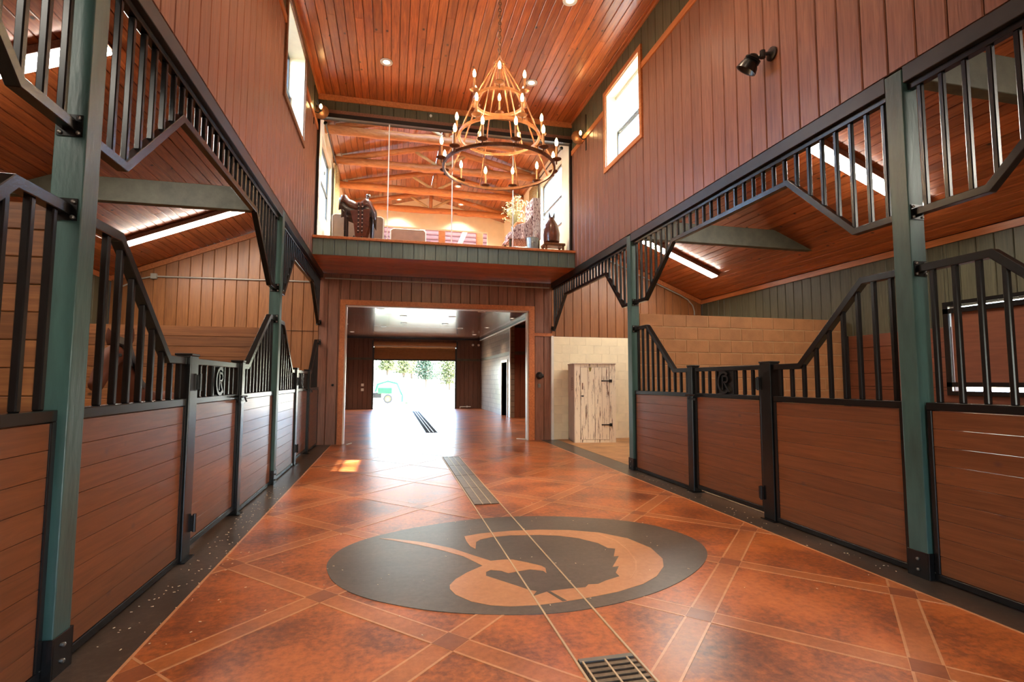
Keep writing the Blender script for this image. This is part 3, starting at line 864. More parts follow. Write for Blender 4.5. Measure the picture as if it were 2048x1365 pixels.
def gate(side, label, y0, y1, hinge_y, emb=True):
    x = SX(side, G); ya, yb = min(y0, y1), max(y0, y1)
    t = thing('stall_gate', label, 'gate', (x, hinge_y, 0), 'stall gates')
    zt = ZLOW; f = MB()
    A, B = SX(side, .05), SX(side, .1)
    f.box(A, B, ya, yb, zt-.055, zt); f.box(A, B, ya, yb, .06, .115)
    f.box(A, B, ya, ya+.05, .115, zt-.055); f.box(A, B, yb-.05, yb, .115, zt-.055)
    f.box(A, B, ya+.05, yb-.05, ZRAIL-.055, ZRAIL)
    f.build('frame', STEEL, t, bevel=.004, segs=1)
    boards_h(side, ya+.052, yb-.052, .117, ZRAIL-.057, t, d=.06, n=8)
    yc = (ya+yb)/2
    ys = [yc-.5, yc-.35, yc-.19, yc+.19, yc+.35, yc+.5] if yb-ya > 1.2 else [yc-.35, yc-.19, yc+.19, yc+.35]
    bars(side, [y for y in ys if ya+.06 < y < yb-.06], lambda y: ZRAIL, lambda y: zt-.055, t)
    emblem(side, yc, (ZRAIL+zt-.055)/2, t)
    sg = 1 if hinge_y > yc else -1
    he = yb if sg > 0 else ya
    for z in (.28, 1.48):
        MB().box(SX(side, -.002), SX(side, .016), he-.035, he+.035, z-.065, z+.065).tube([(SX(side, -.004), he+sg*.006, z-.075), (SX(side, -.004), he+sg*.006, z+.075)], .014, 8).build('hinge', STEEL, t)
    le = ya if sg > 0 else yb
    m = MB()
    m.box(SX(side, -.006), SX(side, .016), le-.1, le+.1, ZRAIL-.045, ZRAIL-.015).box(SX(side, -.006), SX(side, .016), le-.1, le+.1, ZRAIL-.10, ZRAIL-.07)
    m.tube([(SX(side, -.01), le-.1, ZRAIL-.03), (SX(side, -.01), le+.12, ZRAIL-.03)], .011, 8)
    m.tube([(SX(side, -.012), le+.02, ZRAIL-.03), (SX(side, -.035), le+.02, ZRAIL-.09)], .009, 8)
    m.build('latch', STEEL, t)
    return t
def gate_post(side, y0, y1, label):
    x = SX(side, G); hw = min(.055, (y1-y0)/2)
    t = thing('gate_post', label, 'post', (x, (y0+y1)/2, 0), 'square steel gate posts')
    MB().box(x-.06, x+.06, y0, y1, .012, ZLOW+.015).build('tube', STEEL, t, bevel=.006)
    MB().box(x-.066, x+.066, y0-.006, y1+.006, ZLOW+.015, ZLOW+.035).build('cap', STEEL, t, bevel=.004, segs=1)
    MB().box(x-.09, x+.09, y0-.02, y1+.02, .0035, .012).build('foot_plate', STEEL, t)
    return t
def upper_grille(side, label, y0, y1, prof, faces=()):
    x = SX(side, G)
    t = thing('upper_grille', label, 'grille', (x, (y0+y1)/2, ZUL), 'upper grilles under the beams')
    MB().sweep([(x, y, z+.03) for y, z in prof], T*1.3, .06, (1, 0, 0)).build('bottom_rail', STEEL, t, bevel=.004, segs=1)
    MB().box(x-.03, x+.03, y0, y1, 3.875, 3.925).build('top_rail', STEEL, t, bevel=.004, segs=1)
    n = int(round((y1-y0)/BARP)); ys = [y0+(i+.5)*(y1-y0)/n for i in range(n)]
    bars(side, ys, lambda y: (interp(prof, y) or ZUH)+.055, lambda y: 3.876, t)
    for yf, sg in faces:
        plate(side, yf, ZUL+.03, sg, t)
    return t

for side, nm in (('L', 'left'), ('R', 'right')):
    p1, p2 = POSTY[side][1], POSTY[side][2]
    a, b = p1+PW, p2-PW                # middle bay
    fa_, lo1 = (3.80, 4.57) if side == 'R' else (3.72, 4.55)
    lo2, fb_ = (7.02, 7.84) if side == 'R' else (6.84, 7.92)
    hp = (4.95, 5.12) if side == 'R' else (4.90, 5.08)
    lp = (6.49, 6.60) if side == 'R' else (6.47, 6.58)
    fixed_panel(side, 'near fixed stall panel on the %s with the grille sloping down from the near post' % nm,
                [(a, ZT), (fa_, ZT), (lo1, ZLOW), (hp[0]-.008, ZLOW)], a+.017, hp[0]-.008, (a, 1))
    gate_post(side, hp[0], hp[1], 'black steel hinge post of the middle %s stall gate' % nm)
    gate(side, 'middle %s stall gate with brown boards and steel monogram' % nm, hp[1]+.012, lp[0]-.012, hp[1])
    gate_post(side, lp[0], lp[1], 'black steel latch post of the middle %s stall gate' % nm)
    fixed_panel(side, 'far fixed stall panel on the %s with the grille rising to the far post' % nm,
                [(lp[1]+.008, ZLOW), (lo2, ZLOW), (fb_, ZT), (b, ZT)], lp[1]+.008, b-.017, (b, -1))
    if side == 'R': uprof = [(a, ZUL), (3.85, ZUL), (4.64, ZUH), (6.98, ZUH), (7.87, ZUL), (b, ZUL)]
    else: uprof = [(a, ZUL), (3.73, ZUL), (4.58, ZUH), (6.92, ZUH), (7.85, ZUL), (b, ZUL)]
    upper_grille(side, 'middle upper grille of black bars on the %s, stepped at both ends' % nm, a+.002, b-.002, uprof, ((a, 1), (b, -1)))
    # near bay, partly behind the camera
    a0, b0 = POSTY[side][0]+PW, p1-PW
    off = p1-PW
    fixed_panel(side, 'nearest stall panel on the %s, cut off by the edge of the photo' % nm,
                [(1.60, ZLOW), (1.98, ZLOW), (2.76, ZT), (b0, ZT)], 1.62, b0-.017, (b0, -1))
    gate_post(side, 1.48, 1.61, 'black steel gate post of the nearest %s stall, outside the photo' % nm)
    gate(side, 'nearest %s stall gate, outside the photo' % nm, .1, 1.46, 1.47)
    gate_post(side, -.04, .09, 'black steel gate post behind the camera on the %s' % nm)
    fixed_panel(side, 'stall panel behind the camera on the %s' % nm, [(a0, ZT), (-1.2, ZT), (-.45, ZLOW), (-.042, ZLOW)], a0+.017, -.05, (a0, 1))
    upper_grille(side, 'nearest upper grille of black bars on the %s, cut off by the photo' % nm, a0+.002, b0-.002,
                 [(a0, ZUL), (-1.2, ZUL), (-.35, ZUH), (2.0, ZUH), (2.75, ZUL), (b0, ZUL)], ((b0, -1),))
    # last bay before the cross wall
    a2, b2 = p2+PW, YB-.03
    if side == 'R': uprof = [(a2, ZUL), (8.74, ZUL), (9.52, ZUH), (12.0, ZUH), (12.9, ZUL), (b2, ZUL)]
    else: uprof = [(a2, ZUL), (8.78, ZUL), (9.55, ZUH), (11.75, ZUH), (12.8, ZUL), (b2, ZUL)]
    upper_grille(side, 'last upper grille of black bars on the %s, ending at the cross wall' % nm, a2+.002, b2-.002, uprof, ((a2, 1), (b2, -1)))
side = 'L'
a2, b2 = POSTY['L'][2]+PW, YB-.03
fixed_panel('L', 'first panel of the last left stall, its grille falling away from the far post', [(a2, ZT), (8.85, ZT), (9.70, ZLOW), (9.97, ZLOW)], a2+.017, 9.972, (a2, 1))
gate_post('L', 9.98, 10.14, 'black steel hinge post of the last left stall gate')
gate('L', 'last left stall gate, glossy boards beside the cross wall', 10.15, 11.48, 10.14)
gate_post('L', 11.49, 11.62, 'black steel latch post of the last left stall gate')
fixed_panel('L', 'narrow last panel between the left gate and the cross wall', [(11.62, ZLOW), (11.85, ZLOW), (12.62, ZT), (b2, ZT)], 11.63, b2-.002, (b2, -1))
# ------------------------------------------------------------------ partitions in the stalls
def partition(name, y, zt, idx):
    r = frame_root(name, (XL-2.3, y, 0))
    MB().box(XL-DO+.02, XL-.16, y+.0, y+.05, .01, zt).build('wall_core', BACK, r)
    z = zt
    k = 0
    while z > .05:
        h = min(.147, z-.01)
        # boards on both faces
        board('plank', r, RAW, (XL-DO+.02, y-.022, z), -ZV, XV, h-.003, DO-.18, .02, .005)
        board('plank', r, RAW, (XL-.16, y+.072, z), -ZV, -XV, h-.003, DO-.18, .02, .005)
        z -= .147
    return r
partition('wall_stall_divider_left_near', 3.25, 2.44, 1)
partition('wall_stall_divider_left_far', 8.30, 2.27, 2)
dv = frame_root('wall_stall_divider_right', (XR+2.3, 8.36, 0))
MB().box(XR+.16, XR+DO-.02, 8.36-.05, 8.36+.05, .01, 2.675).build('mortar', MORTAR, dv)
blocks(dv, BLOCK, (XR+.16, 8.36-.058, .01), XV, ZV, DO-.18, 2.67)
blocks(dv, BLOCK, (XR+DO-.02, 8.36+.058, .01), -XV, ZV, DO-.18, 2.67)
MB().box(XR+DO-.10, XR+DO-.025, 8.20, 8.29, .01, 2.36).build('end_post', STEELB, dv)

# ------------------------------------------------------------------ strip lights in the stalls
def strip_light(side, y, label):
    d0, d1 = 1.33, 3.62
    t = thing('strip_light', label, 'light', (SX(side, (d0+d1)/2), y, roof_z((d0+d1)/2)), 'strip lights in the stalls')
    p0 = V((SX(side, d0), y, roof_z(d0))); p1 = V((SX(side, d1), y, roof_z(d1)))
    ax = (p1-p0).normalized(); nz = ax.cross(YV)
    if nz.z > 0: nz = -nz
    c = (p0+p1)/2+nz*.05; L = (p1-p0).length/2
    MB().obox(c, ax*L, YV*.13, nz*.042).build('housing', BROWN, t, bevel=.006, segs=1)
    MB().obox(c+nz*.052, ax*(L-.03), YV*.105, nz*.012).build('diffuser', TUBE, t)
for side, nm in (('L', 'left'), ('R', 'right')):
    strip_light(side, 6.0, 'long white strip light on the %s shed ceiling over the middle stall' % nm)
    strip_light(side, 11.1 if side == 'R' else 11.3, 'long white strip light on the %s shed ceiling near the cross wall' % nm)
    strip_light(side, .7, 'strip light on the %s shed ceiling beside the camera' % nm)

# ------------------------------------------------------------------ hall downlights
DOWN_W = 200.0
def downlight(x, y, label, z=ZC, lit=True, r=.085, watts=DOWN_W, group='recessed downlights in the hall ceiling', color=(1, .8, .56)):
    t = thing('downlight', label, 'light', (x, y, z), group)
    MB().lathe([(r+.035, -.002), (r+.03, -.016), (r-.012, -.012), (r-.02, .0)], (x, y, z), 20, None).build('trim_ring', WHITE, t, smooth=True)
    MB().lathe([(r-.024, -.004), (r-.024, -.0065)], (x, y, z), 20).build('lens', LENS if lit else BLACK, t)
    if lit and watts:
        d = bpy.data.lights.new('downlight_lamp', 'SPOT'); d.energy = watts; d.spot_size = math.radians(115); d.spot_blend = .8
        d.shadow_soft_size = .07; d.color = color
        l = bpy.data.objects.new('downlight_lamp', d); put(l, t, Matrix.Translation((x, y, z-.03)))
downlight(-.22, 9.83, 'round lit downlight in the hall ceiling to the left of the chandelier')
downlight(2.645, 9.87, 'round lit downlight in the hall ceiling just right of the chandelier')
downlight(2.645, 7.5, 'round lit downlight at the top edge of the photo, right of the chain')
for x, y, wh in ((-.22, 7.5, 'left, above the photo'), (-.22, 5.15, 'left, second row above the photo'), (2.645, 5.15, 'right, second row above the photo'),
                 (-.22, 2.8, 'left, over the camera'), (2.645, 2.8, 'right, over the camera'), (-.22, .4, 'left, behind the camera'), (2.645, .4, 'right, behind the camera')):
    downlight(x, y, 'hall downlight outside the frame, '+wh, watts=DOWN_W*(1.0 if y > 4 else .5))

# ------------------------------------------------------------------ chandelier
CHX, CHY = 1.175, 5.85
CANDLE_W = 34.0
ch = thing('chandelier', 'three-tier rust-iron ring chandelier with lit candle bulbs hanging on a chain', 'chandelier', (CHX, CHY, 3.98))
tiers = [(3.98, .648), (4.36, .47), (4.79, .305)]
ZHUB = 5.27
G0 = math.atan2(-CHY, -CHX)          # one candle of the odd tiers faces the camera end
for z, r in tiers:
    MB().lathe([(r-.012, -.016), (r+.012, -.016), (r+.012, .016), (r-.012, .016)], (CHX, CHY, z), 56, None, closed=True).build('ring', IRON if r > .6 else LIT_IRON, ch, smooth=True)
MB().lathe([(.045, -.03), (.07, -.03), (.07, .0), (.045, .0)], (CHX, CHY, ZHUB), 24, None, closed=True).lathe([(.015, .0), (.05, .0), (.02, .06), (.008, .1)], (CHX, CHY, ZHUB), 12).build('hub', LIT_IRON, ch, smooth=True)
for i in range(8):
    g = G0+2*PI*(i+.5)/8; c, s_ = math.cos(g), math.sin(g)
    pts = [(CHX+c*.055, CHY+s_*.055, ZHUB-.01)]+[(CHX+c*(r-.0), CHY+s_*(r-.0), z) for z, r in tiers[::-1]]
    MB().tube(pts, .0095, 6).build('rod', LIT_IRON, ch)
m = MB(); z = ZHUB+.1; k = 0
while z < ZC-.04:
    a = (1, 0) if k % 2 else (0, 1)
    lp = [(CHX+a[0]*.016*math.cos(t_), CHY+a[1]*.016*math.cos(t_), z+.02+.026*math.sin(t_)) for t_ in [2*PI*q/8 for q in range(8)]]
    m.tube(lp, .0075, 5, closed=True); z += .042; k += 1
m.build('chain', IRON, ch)
MB().lathe([(.075, 0), (.07, -.03), (.02, -.045)], (CHX, CHY, ZC), 20).build('ceiling_rose', IRON, ch, smooth=True)
def candle(x, y, z):
    d = bpy.data.lights.new('candle_lamp', 'POINT'); d.energy = CANDLE_W; d.shadow_soft_size = .02; d.color = (1, .66, .32)
    l = bpy.data.objects.new('candle_lamp', d); put(l, ch, Matrix.Translation((x, y, z+.235)))
    sl_ = MB().lathe([(.013, .035), (.013, .17)], (x, y, z), 10).build('candle', SLEEVE, ch, smooth=True)
    MB().lathe([(.004, -.045), (.008, -.04), (.008, -.004), (.034, .004), (.056, .016), (.058, .022), (.02, .022), (.016, .04)], (x, y, z), 14).build('drip_cup', IRON, sl_, smooth=True)
    MB().lathe([(.006, .17), (.0145, .185), (.02, .21), (.015, .24), (.006, .262), (.001, .27)], (x, y, z), 10).build('bulb', BULB, sl_, smooth=True)
for (zr, r), n, ph in ((tiers[0], 12, .5), (tiers[1], 6, .5), (tiers[2], 6, 0.0)):
    for i in range(n):
        g = G0+2*PI*(i+ph)/n
        # first candle of the odd rings stands towards the camera
        candle(CHX+math.cos(g)*(r+.03), CHY+math.sin(g)*(r+.03), zr+.03)

# ------------------------------------------------------------------ wall lamps
def sconce(side, y, z, label):
    x = lambda d: SX(side, d)
    t = thing('wall_sconce', label, 'lamp', (x(0), y, z), 'iron wall sconces beside the loft')
    MB().box(x(-.015), x(-.001), y-.022, y+.022, z-.38, z+.42).build('back_bar', BLACK, t, bevel=.004, segs=1)
    m = MB().tube([(x(-.01), y, z-.12), (x(-.08), y+.0, z-.14), (x(-.13), y, z-.1)], .012, 8)
    m.tube([(x(-.01), y+.0, z+.1), (x(-.05), y+.1, z+.06), (x(-.1), y+.2, z)], .008, 6)
    m.build('arm', BLACK, t)
    MB().lathe([(.02, 0), (.03, .02), (.012, .05)], (x(-.13), y, z-.1), 12).build('socket', BLACK, t, smooth=True)
    MB().lathe([(.01, 0), (.024, .02), (.03, .05), (.02, .08), (.004, .1)], (x(-.13), y, z-.05), 12).build('bulb', BULB, t, smooth=True)
    MB().lathe([(.16, 0), (.13, .02), (.0, .028)], (x(-.1), y+.22, z), 20, (0, -1, 0)).build('reflector_disc', IRON, t, smooth=True)
sconce('R', 10.35, 6.86, 'iron wall sconce with a lit bulb on the right wall beside the loft')
sconce('L', 10.75, 7.0, 'iron wall sconce with a lit bulb on the left wall beside the loft')
t = thing('spotlight', 'black adjustable spotlight on the brown upper wall at right', 'light', (XR, 4.78, 5.06))
MB().lathe([(.075, 0), (.075, .02), (.03, .035)], (XR, 4.72, 5.09), 16, (-1, 0, 0)).build('wall_plate', BLACK, t, smooth=True)
MB().tube([(XR-.03, 4.72, 5.09), (XR-.09, 4.74, 5.09), (XR-.13, 4.80, 5.07)], .02, 8).lathe([(.03, -.04), (.03, .04)], (XR-.10, 4.75, 5.09), 10).build('knuckle', BLACK, t)
axs = V((-.35, .45, -.8)).normalized(); c = V((XR-.15, 4.82, 5.1))
MB().lathe([(.02, -.03), (.055, -.01), (.075, .03), (.08, .07), (.1, .1), (.115, .16), (.1, .155), (.07, .1)], c, 20, axs).build('lamp_head', BLACK, t, smooth=True)
m = MB()
for i in range(3): m.lathe([(.083, .02+.018*i), (.09, .024+.018*i), (.083, .028+.018*i)], c, 20, axs)
m.build('cooling_fin', BLACK, t)
# items on the cross wall
t = thing('wall_light', 'round black wall light on the brown boards right of the opening', 'light', (3.70, YB, 1.64))
MB().lathe([(.09, 0), (.095, .03), (.07, .06), (.075, .09), (.05, .12)], (3.70, YB-.001, 1.64), 20, (0, -1, 0)).build('bulkhead', BLACK, t, smooth=True)
MB().lathe([(.05, .0), (.035, .05)], (3.75, YB-.07, 1.63), 12, (1, -.3, 0)).build('side_cap', BLACK, t, smooth=True)
t = tag(MB().box(3.66, 3.73, YB-.03, YB-.001, 1.33, 1.43).box(3.685, 3.705, YB-.04, YB-.03, 1.37, 1.40).build('light_switch', DULL, None, bevel=.005, segs=1), 'small grey switch under the round black wall light', 'switch')
t = thing('wall_hook', 'small black hook on the boards left of the opening', 'hook', (-1.36, YB, 1.37))
MB().lathe([(.03, 0), (.03, .012)], (-1.36, YB-.001, 1.39), 12, (0, -1, 0)).tube([(-1.36, YB-.01, 1.39), (-1.36, YB-.06, 1.37), (-1.36, YB-.07, 1.41)], .01, 6).build('hook', BLACK, t)
t = tag(MB().lathe([(.012, 0), (.018, .03), (.03, .045), (.03, .07), (.01, .075)], (.72, YT, 7.33), 10, (0, -1, -.2)).build('sensor', WHITE, None, smooth=True), 'small white sensor on the green boards above the loft glass', 'sensor')

# conduits
def conduit(label, pts, boxes=(), strap=True):
    t = thing('conduit', label, 'pipe', pts[0], 'metal conduits on the cross wall')
    MB().tube(pts, .017, 8).build('pipe', CONDUIT, t, smooth=True)
    for b in boxes:
        MB().box(b[0]-.06, b[0]+.06, b[1]-.05, b[1]+.02, b[2]-.06, b[2]+.06).build('junction_box', CONDUIT, t, bevel=.006, segs=1)
conduit('straight conduit with a junction box on the tan wall at left', [(-5.9, YB-.03, 3.50), (-5.45, YB-.03, 3.74), (-5.2, YB-.03, 3.80), (-1.75, YB-.03, 3.83)], [(-5.2, YB-.03, 3.8)])
conduit('level conduit under the loft soffit above the opening', [(XL+.03, YB-.03, 3.93), (XR-.03, YB-.03, 3.93)])
rp0 = [(XR+.3, YB-.05, roof_z(.3)-.19)]
conduit('bent conduit following the sloping ceiling and turning down at right', [(XR+.3, YB-.05, roof_z(.3)-.17), (XR+3.75, YB-.05, roof_z(3.75)-.17), (XR+3.98, YB-.05, roof_z(3.98)-.2), (XR+4.12, YB-.05, roof_z(4.12)-.29), (XR+4.17, YB-.05, 3.45), (XR+4.17, YB-.05, 2.68)])

# ------------------------------------------------------------------ helpers for things built about their own origin
def local_thing(name, label, cat, group=None):
    return thing(name, label, cat, (0, 0, 0), group)
def place(t, loc, rz=0.0, scale=1.0):
    t.matrix_basis = Matrix.Translation(V(loc)) @ Matrix.Rotation(rz, 4, 'Z') @ Matrix.Scale(scale, 4)
    return t

# ------------------------------------------------------------------ white rustic cabinet
def weathered(name, paint, bare, thr=(.36, .46), scale=(26, 2.0, 26)):
    m, nt, p = newmat(name)
    vec = coords(nt, scale)
    n1 = N(nt, 'ShaderNodeTexNoise', Scale=1.0, Detail=6.0, Roughness=.7, Distortion=.5); nt.links.new(vec, n1.inputs['Vector'])
    rp = ramp(nt, [(thr[0], bare), (thr[1], paint)], n1.outputs[0]); nt.links.new(rp.outputs[0], p.inputs['Base Color'])
    p.inputs['Roughness'].default_value = .6
    b = N(nt, 'ShaderNodeBump', Strength=.35, Distance=.01); nt.links.new(rp.outputs[0], b.inputs['Height']); nt.links.new(b.outputs[0], p.inputs['Normal'])
    return m
WEATH = weathered('chipped_white_paint', K(.92, .8, .62), K(.15, .06, .025), thr=(.385, .45))
WSIDE = weathered('worn_side_paint', K(.55, .42, .34), K(.28, .17, .11), thr=(.3, .5))
cb = local_thing('cabinet', 'tall rustic white wooden cabinet with peeling paint and plank door in the right bay', 'cabinet')
Wc, Dc, Hc = 1.04, .74, 1.93
mb = MB(); mb.box(.0, Wc, .03, Dc, .0, .06); mb.box(0, Wc, Dc-.02, Dc, .06, Hc-.03); mb.box(Wc-.025, Wc, .03, Dc-.02, .06, Hc-.03)
mb.build('carcass', WSIDE, cb)
for i in range(4):
    board('side_board', cb, WSIDE, (0, Dc-i*Dc/4, .0), -YV, ZV, Dc/4-.004, Hc-.02, .022, .004)
MB().box(-.015, Wc+.015, -.01, Dc, Hc-.02, Hc).build('top', WSIDE, cb, bevel=.004, segs=1)
board('stile', cb, WEATH, (0, .008, .0), XV, ZV, .16, Hc-.02, .022, .004)
board('stile', cb, WEATH, (Wc-.155, .008, .0), XV, ZV, .155, Hc-.02, .022, .004)
board('top_rail', cb, WEATH, (.162, .008, Hc-.09), XV, ZV, Wc-.32, .07, .022, .004)
board('bottom_rail', cb, WEATH, (.162, .008, .0), XV, ZV, Wc-.32, .075, .022, .004)
dr = MB().box(.166, Wc-.16, .016, .03, .08, Hc-.095).build('door', WSIDE, cb)
bw4 = (Wc-.33)/4
for i in range(4):
    board('door_board', dr, WEATH, (.168+i*bw4, .002, .08), XV, ZV, bw4-.006, Hc-.18, .014, .004)
for z in (.43, 1.5):
    MB().box(Wc-.34, Wc-.16, -.008, .0, z-.014, z+.014).box(Wc-.16, Wc-.09, -.008, .006, z-.035, z+.035).lathe([(.02, 0), (.02, .008)], (Wc-.34, .0, z), 10, (0, -1, 0)).build('strap_hinge', BLACK, dr)
MB().box(.205, .225, -.012, -.0, 1.29, 1.45).build('latch_plate', IRON, dr)
MB().lathe([(.008, 0), (.01, .02), (.022, .03), (.018, .045)], (.215, 0, 1.13), 10, (0, -1, 0)).box(.165, .2, -.02, -.004, 1.12, 1.14).build('knob', BLACK, dr, smooth=True)
MB().prism([(.37, -.004, 1.83), (.44, -.004, 1.83), (.42, -.004, 1.74), (.39, -.004, 1.72)], (0, -.008, 0)).build('brass_ornament', plain('brass', K(.3, .26, .08), rough=.4, metal=.6), dr)
m = MB(); zz = 1.60                      # the worn painted letters on the side
for i in range(7):
    z = 1.57-i*.048
    m.box(-.0035, .0, .12, .30, z-.006, z+.006)
    m.box(-.0035, .0, .29, .305, z-.03, z+.006)
m.build('worn_lettering', plain('faded_letter_paint', K(.1, .05, .05), rough=.7), cb)
place(cb, (4.345, 12.20, .008), math.radians(-8.3))

# ------------------------------------------------------------------ horse in the left stall
def skin(name, pts, edges, radii, mat, parent, sub=2, root=0):
    me = bpy.data.meshes.new(name); me.from_pydata([tuple(p) for p in pts], edges, []); me.materials.append(mat)
    o = bpy.data.objects.new(name, me)
    put(o, parent, Matrix.Identity(4))
    sm = o.modifiers.new('skin', 'SKIN'); sm.use_smooth_shade = True
    sv = me.skin_vertices[0].data
    for v, r in zip(sv, radii):
        v.radius = r if isinstance(r, tuple) else (r, r)
    sv[root].use_root = True
    s2 = o.modifiers.new('sub', 'SUBSURF'); s2.levels = sub; s2.render_levels = sub
    return o
COAT = plain('bay_coat', K(.1, .026, .01), spec=.2, rough=.65, var=.3, vscale=3)
MANE = plain('black_mane', K(.018, .011, .008), rough=.5)
HOOF = plain('hoof', K(.05, .04, .03), rough=.5)
hs_ = local_thing('horse', 'dark bay horse standing behind the bars of the left middle stall', 'horse')
# local frame: nose towards -Y, origin on the floor under the belly
P = []; R = []; E_ = []
def hv(p, r, link=None):
    P.append(p); R.append(r)
    if link is not None: E_.append((link, len(P)-1))
    return len(P)-1
pel = hv((0, .62, 1.16), (.24, .22)); lo_ = hv((0, .28, 1.14), (.25, .25), pel); bar_ = hv((0, -.1, 1.1), (.26, .28), lo_); wi = hv((0, -.42, 1.16), (.22, .27), bar_)
cs = hv((0, -.58, 1.16), (.19, .24), wi); nb = hv((0, -.72, 1.3), (.14, .2), cs); nm_ = hv((.01, -.9, 1.53), (.1, .16), nb); po = hv((.02, -1.02, 1.75), (.09, .12), nm_)
hd = hv((.02, -1.18, 1.69), (.085, .115), po); fc = hv((.02, -1.34, 1.52), (.07, .08), hd); mz = hv((.02, -1.44, 1.4), (.058, .062), fc)
dk = hv((0, .84, 1.2), (.1, .12), pel)
for sx in (-1, 1):
    a = hv((sx*.13, -.5, .92), .11, cs); b = hv((sx*.15, -.5, .72), .075, a); k = hv((sx*.15, -.5, .45), .05, b); f2 = hv((sx*.15, -.49, .16), .036, k); hv((sx*.15, -.53, .05), .048, f2)
    a = hv((sx*.14, .6, .95), (.14, .17), pel); st_ = hv((sx*.16, .5, .8), .11, a); hk = hv((sx*.16, .76, .5), .055, st_); f2 = hv((sx*.16, .72, .16), .038, hk); hv((sx*.16, .68, .05), .05, f2)
body = skin('body', P, E_, R, COAT, hs_)
for sx in (-1, 1):
    MB().lathe([(.035, 0), (.04, .05), (.025, .11), (.003, .16)], (sx*.065+.02, -1.0, 1.82), 8, (sx*.25, .1, 1)).build('ear', COAT, hs_, smooth=True)
    MB().lathe([(.002, -.018), (.014, -.012), (.018, 0), (.014, .012), (.002, .018)], (sx*.088+.02, -1.2, 1.71), 8).build('eye', BLACK, hs_, smooth=True)
    for yy in (-.54, .67):
        MB().lathe([(.062, .0), (.05, .085)], (sx*(.15 if yy < 0 else .16), yy, .0), 12).build('hoof', HOOF, hs_, smooth=True)
m = MB()
crest = [(0, -.45, 1.42), (0, -.62, 1.5), (.0, -.78, 1.64), (.01, -.92, 1.78), (.02, -1.03, 1.88), (.02, -1.14, 1.83)]
for i in range(len(crest)-1):
    a, b = V(crest[i]), V(crest[i+1])
    for q in range(6):
        c = a.lerp(b, q/6); m.tube([c, c+V((.07, .04, -.03)), c+V((.13, .05, -.2-.05*random.random()))], [.02, .022, .004], 6)
m.build('mane', MANE, hs_, smooth=True)
m = MB()
for i in range(14):
    g = random.uniform(-1, 1)*.04; h2 = random.uniform(-1, 1)*.05
    m.tube([(g*.4, .93, 1.27), (g, 1.06, 1.12+h2), (g*1.6, 1.08+h2, .8), (g*1.2, 1.02, .42+h2)], [.02, .03, .025, .004], 6)
m.build('tail', MANE, hs_, smooth=True)
place(hs_, (-2.58, 6.62, .012), math.radians(3), 1.0)

# ------------------------------------------------------------------ floor bits
for (x, y, a, lb) in ((-.95, 13.0, 70, 'small pale door guide on the floor at the left jamb'), (3.28, 13.25, -35, 'small pale door guide on the floor at the right jamb'),):
    d = V((math.cos(math.radians(a)), math.sin(math.radians(a)), 0))*.13; n_ = V((-d.y, d.x, 0)).normalized()*.014
    o = MB().obox((x, y, .014), d, n_, (0, 0, .01)).build('door_guide', WHITE, None); tag(o, lb, 'guide', 'floor door guides')
bits = MB(); rb = random.Random(5)
for _ in range(300):
    side = rb.choice('LLLR')
    y = rb.uniform(3.4, 8); x = (XL+abs(rb.gauss(0, .22))+.02) if side == 'L' else (XR-abs(rb.gauss(0, .16))-.03)
    if rb.random() < .25: x = rb.uniform(-1, 3.4); y = rb.uniform(3.2, 7)
    a = rb.uniform(0, PI); s_ = rb.uniform(.003, .008)
    d = V((math.cos(a), math.sin(a), 0))*s_; n_ = V((-d.y, d.x, 0))*.4
    bits.obox((x, y, .0085), d, n_, (0, 0, .0012))
o = bits.build('wood_shavings', plain('shavings', K(.75, .6, .4), rough=.8), None); tag(o, 'pale wood shavings scattered over the dark border by the stall doors', 'shavings', kind='stuff')
# ------------------------------------------------------------------ far room beyond the opening
FX0, FX1, FX2, FY, FZ = -2.45, 4.75, 6.2, 28.5, 3.82
def farceil():
    m, nt, p = newmat('far_ceiling_planks')
    g = N(nt, 'ShaderNodeNewGeometry'); sp = N(nt, 'ShaderNodeSeparateXYZ'); nt.links.new(g.outputs['Position'], sp.inputs[0])
    dv_ = N(nt, 'ShaderNodeMath', operation='DIVIDE'); nt.links.new(sp.outputs[1], dv_.inputs[0]); dv_.inputs[1].default_value = .15
    fr = N(nt, 'ShaderNodeMath', operation='FRACT'); nt.links.new(dv_.outputs[0], fr.inputs[0])
    fo = N(nt, 'ShaderNodeMath', operation='FLOOR'); nt.links.new(dv_.outputs[0], fo.inputs[0])
    wn = N(nt, 'ShaderNodeTexWhiteNoise', noise_dimensions='1D'); nt.links.new(fo.outputs[0], wn.inputs['W'])
    rp = ramp(nt, [(0, K(.2, .085, .05)), (1, K(.34, .15, .09))], wn.outputs[0])
    gr = ramp(nt, [(.0, K(0, 0, 0)), (.07, K(1, 1, 1)), (.93, K(1, 1, 1)), (1, K(0, 0, 0))], fr.outputs[0])
    mx = N(nt, 'ShaderNodeMix', data_type='RGBA', blend_type='MULTIPLY'); mx.inputs[0].default_value = .7
    nt.links.new(rp.outputs[0], mx.inputs[6]); nt.links.new(gr.outputs[0], mx.inputs[7]); nt.links.new(mx.outputs[2], p.inputs['Base Color'])
    b = N(nt, 'ShaderNodeBump', Strength=.25, Distance=.01); nt.links.new(gr.outputs[0], b.inputs['Height']); nt.links.new(b.outputs[0], p.inputs['Normal'])
    p.inputs['Roughness'].default_value = .2; p.inputs['Coat Weight'].default_value = .3
    return m
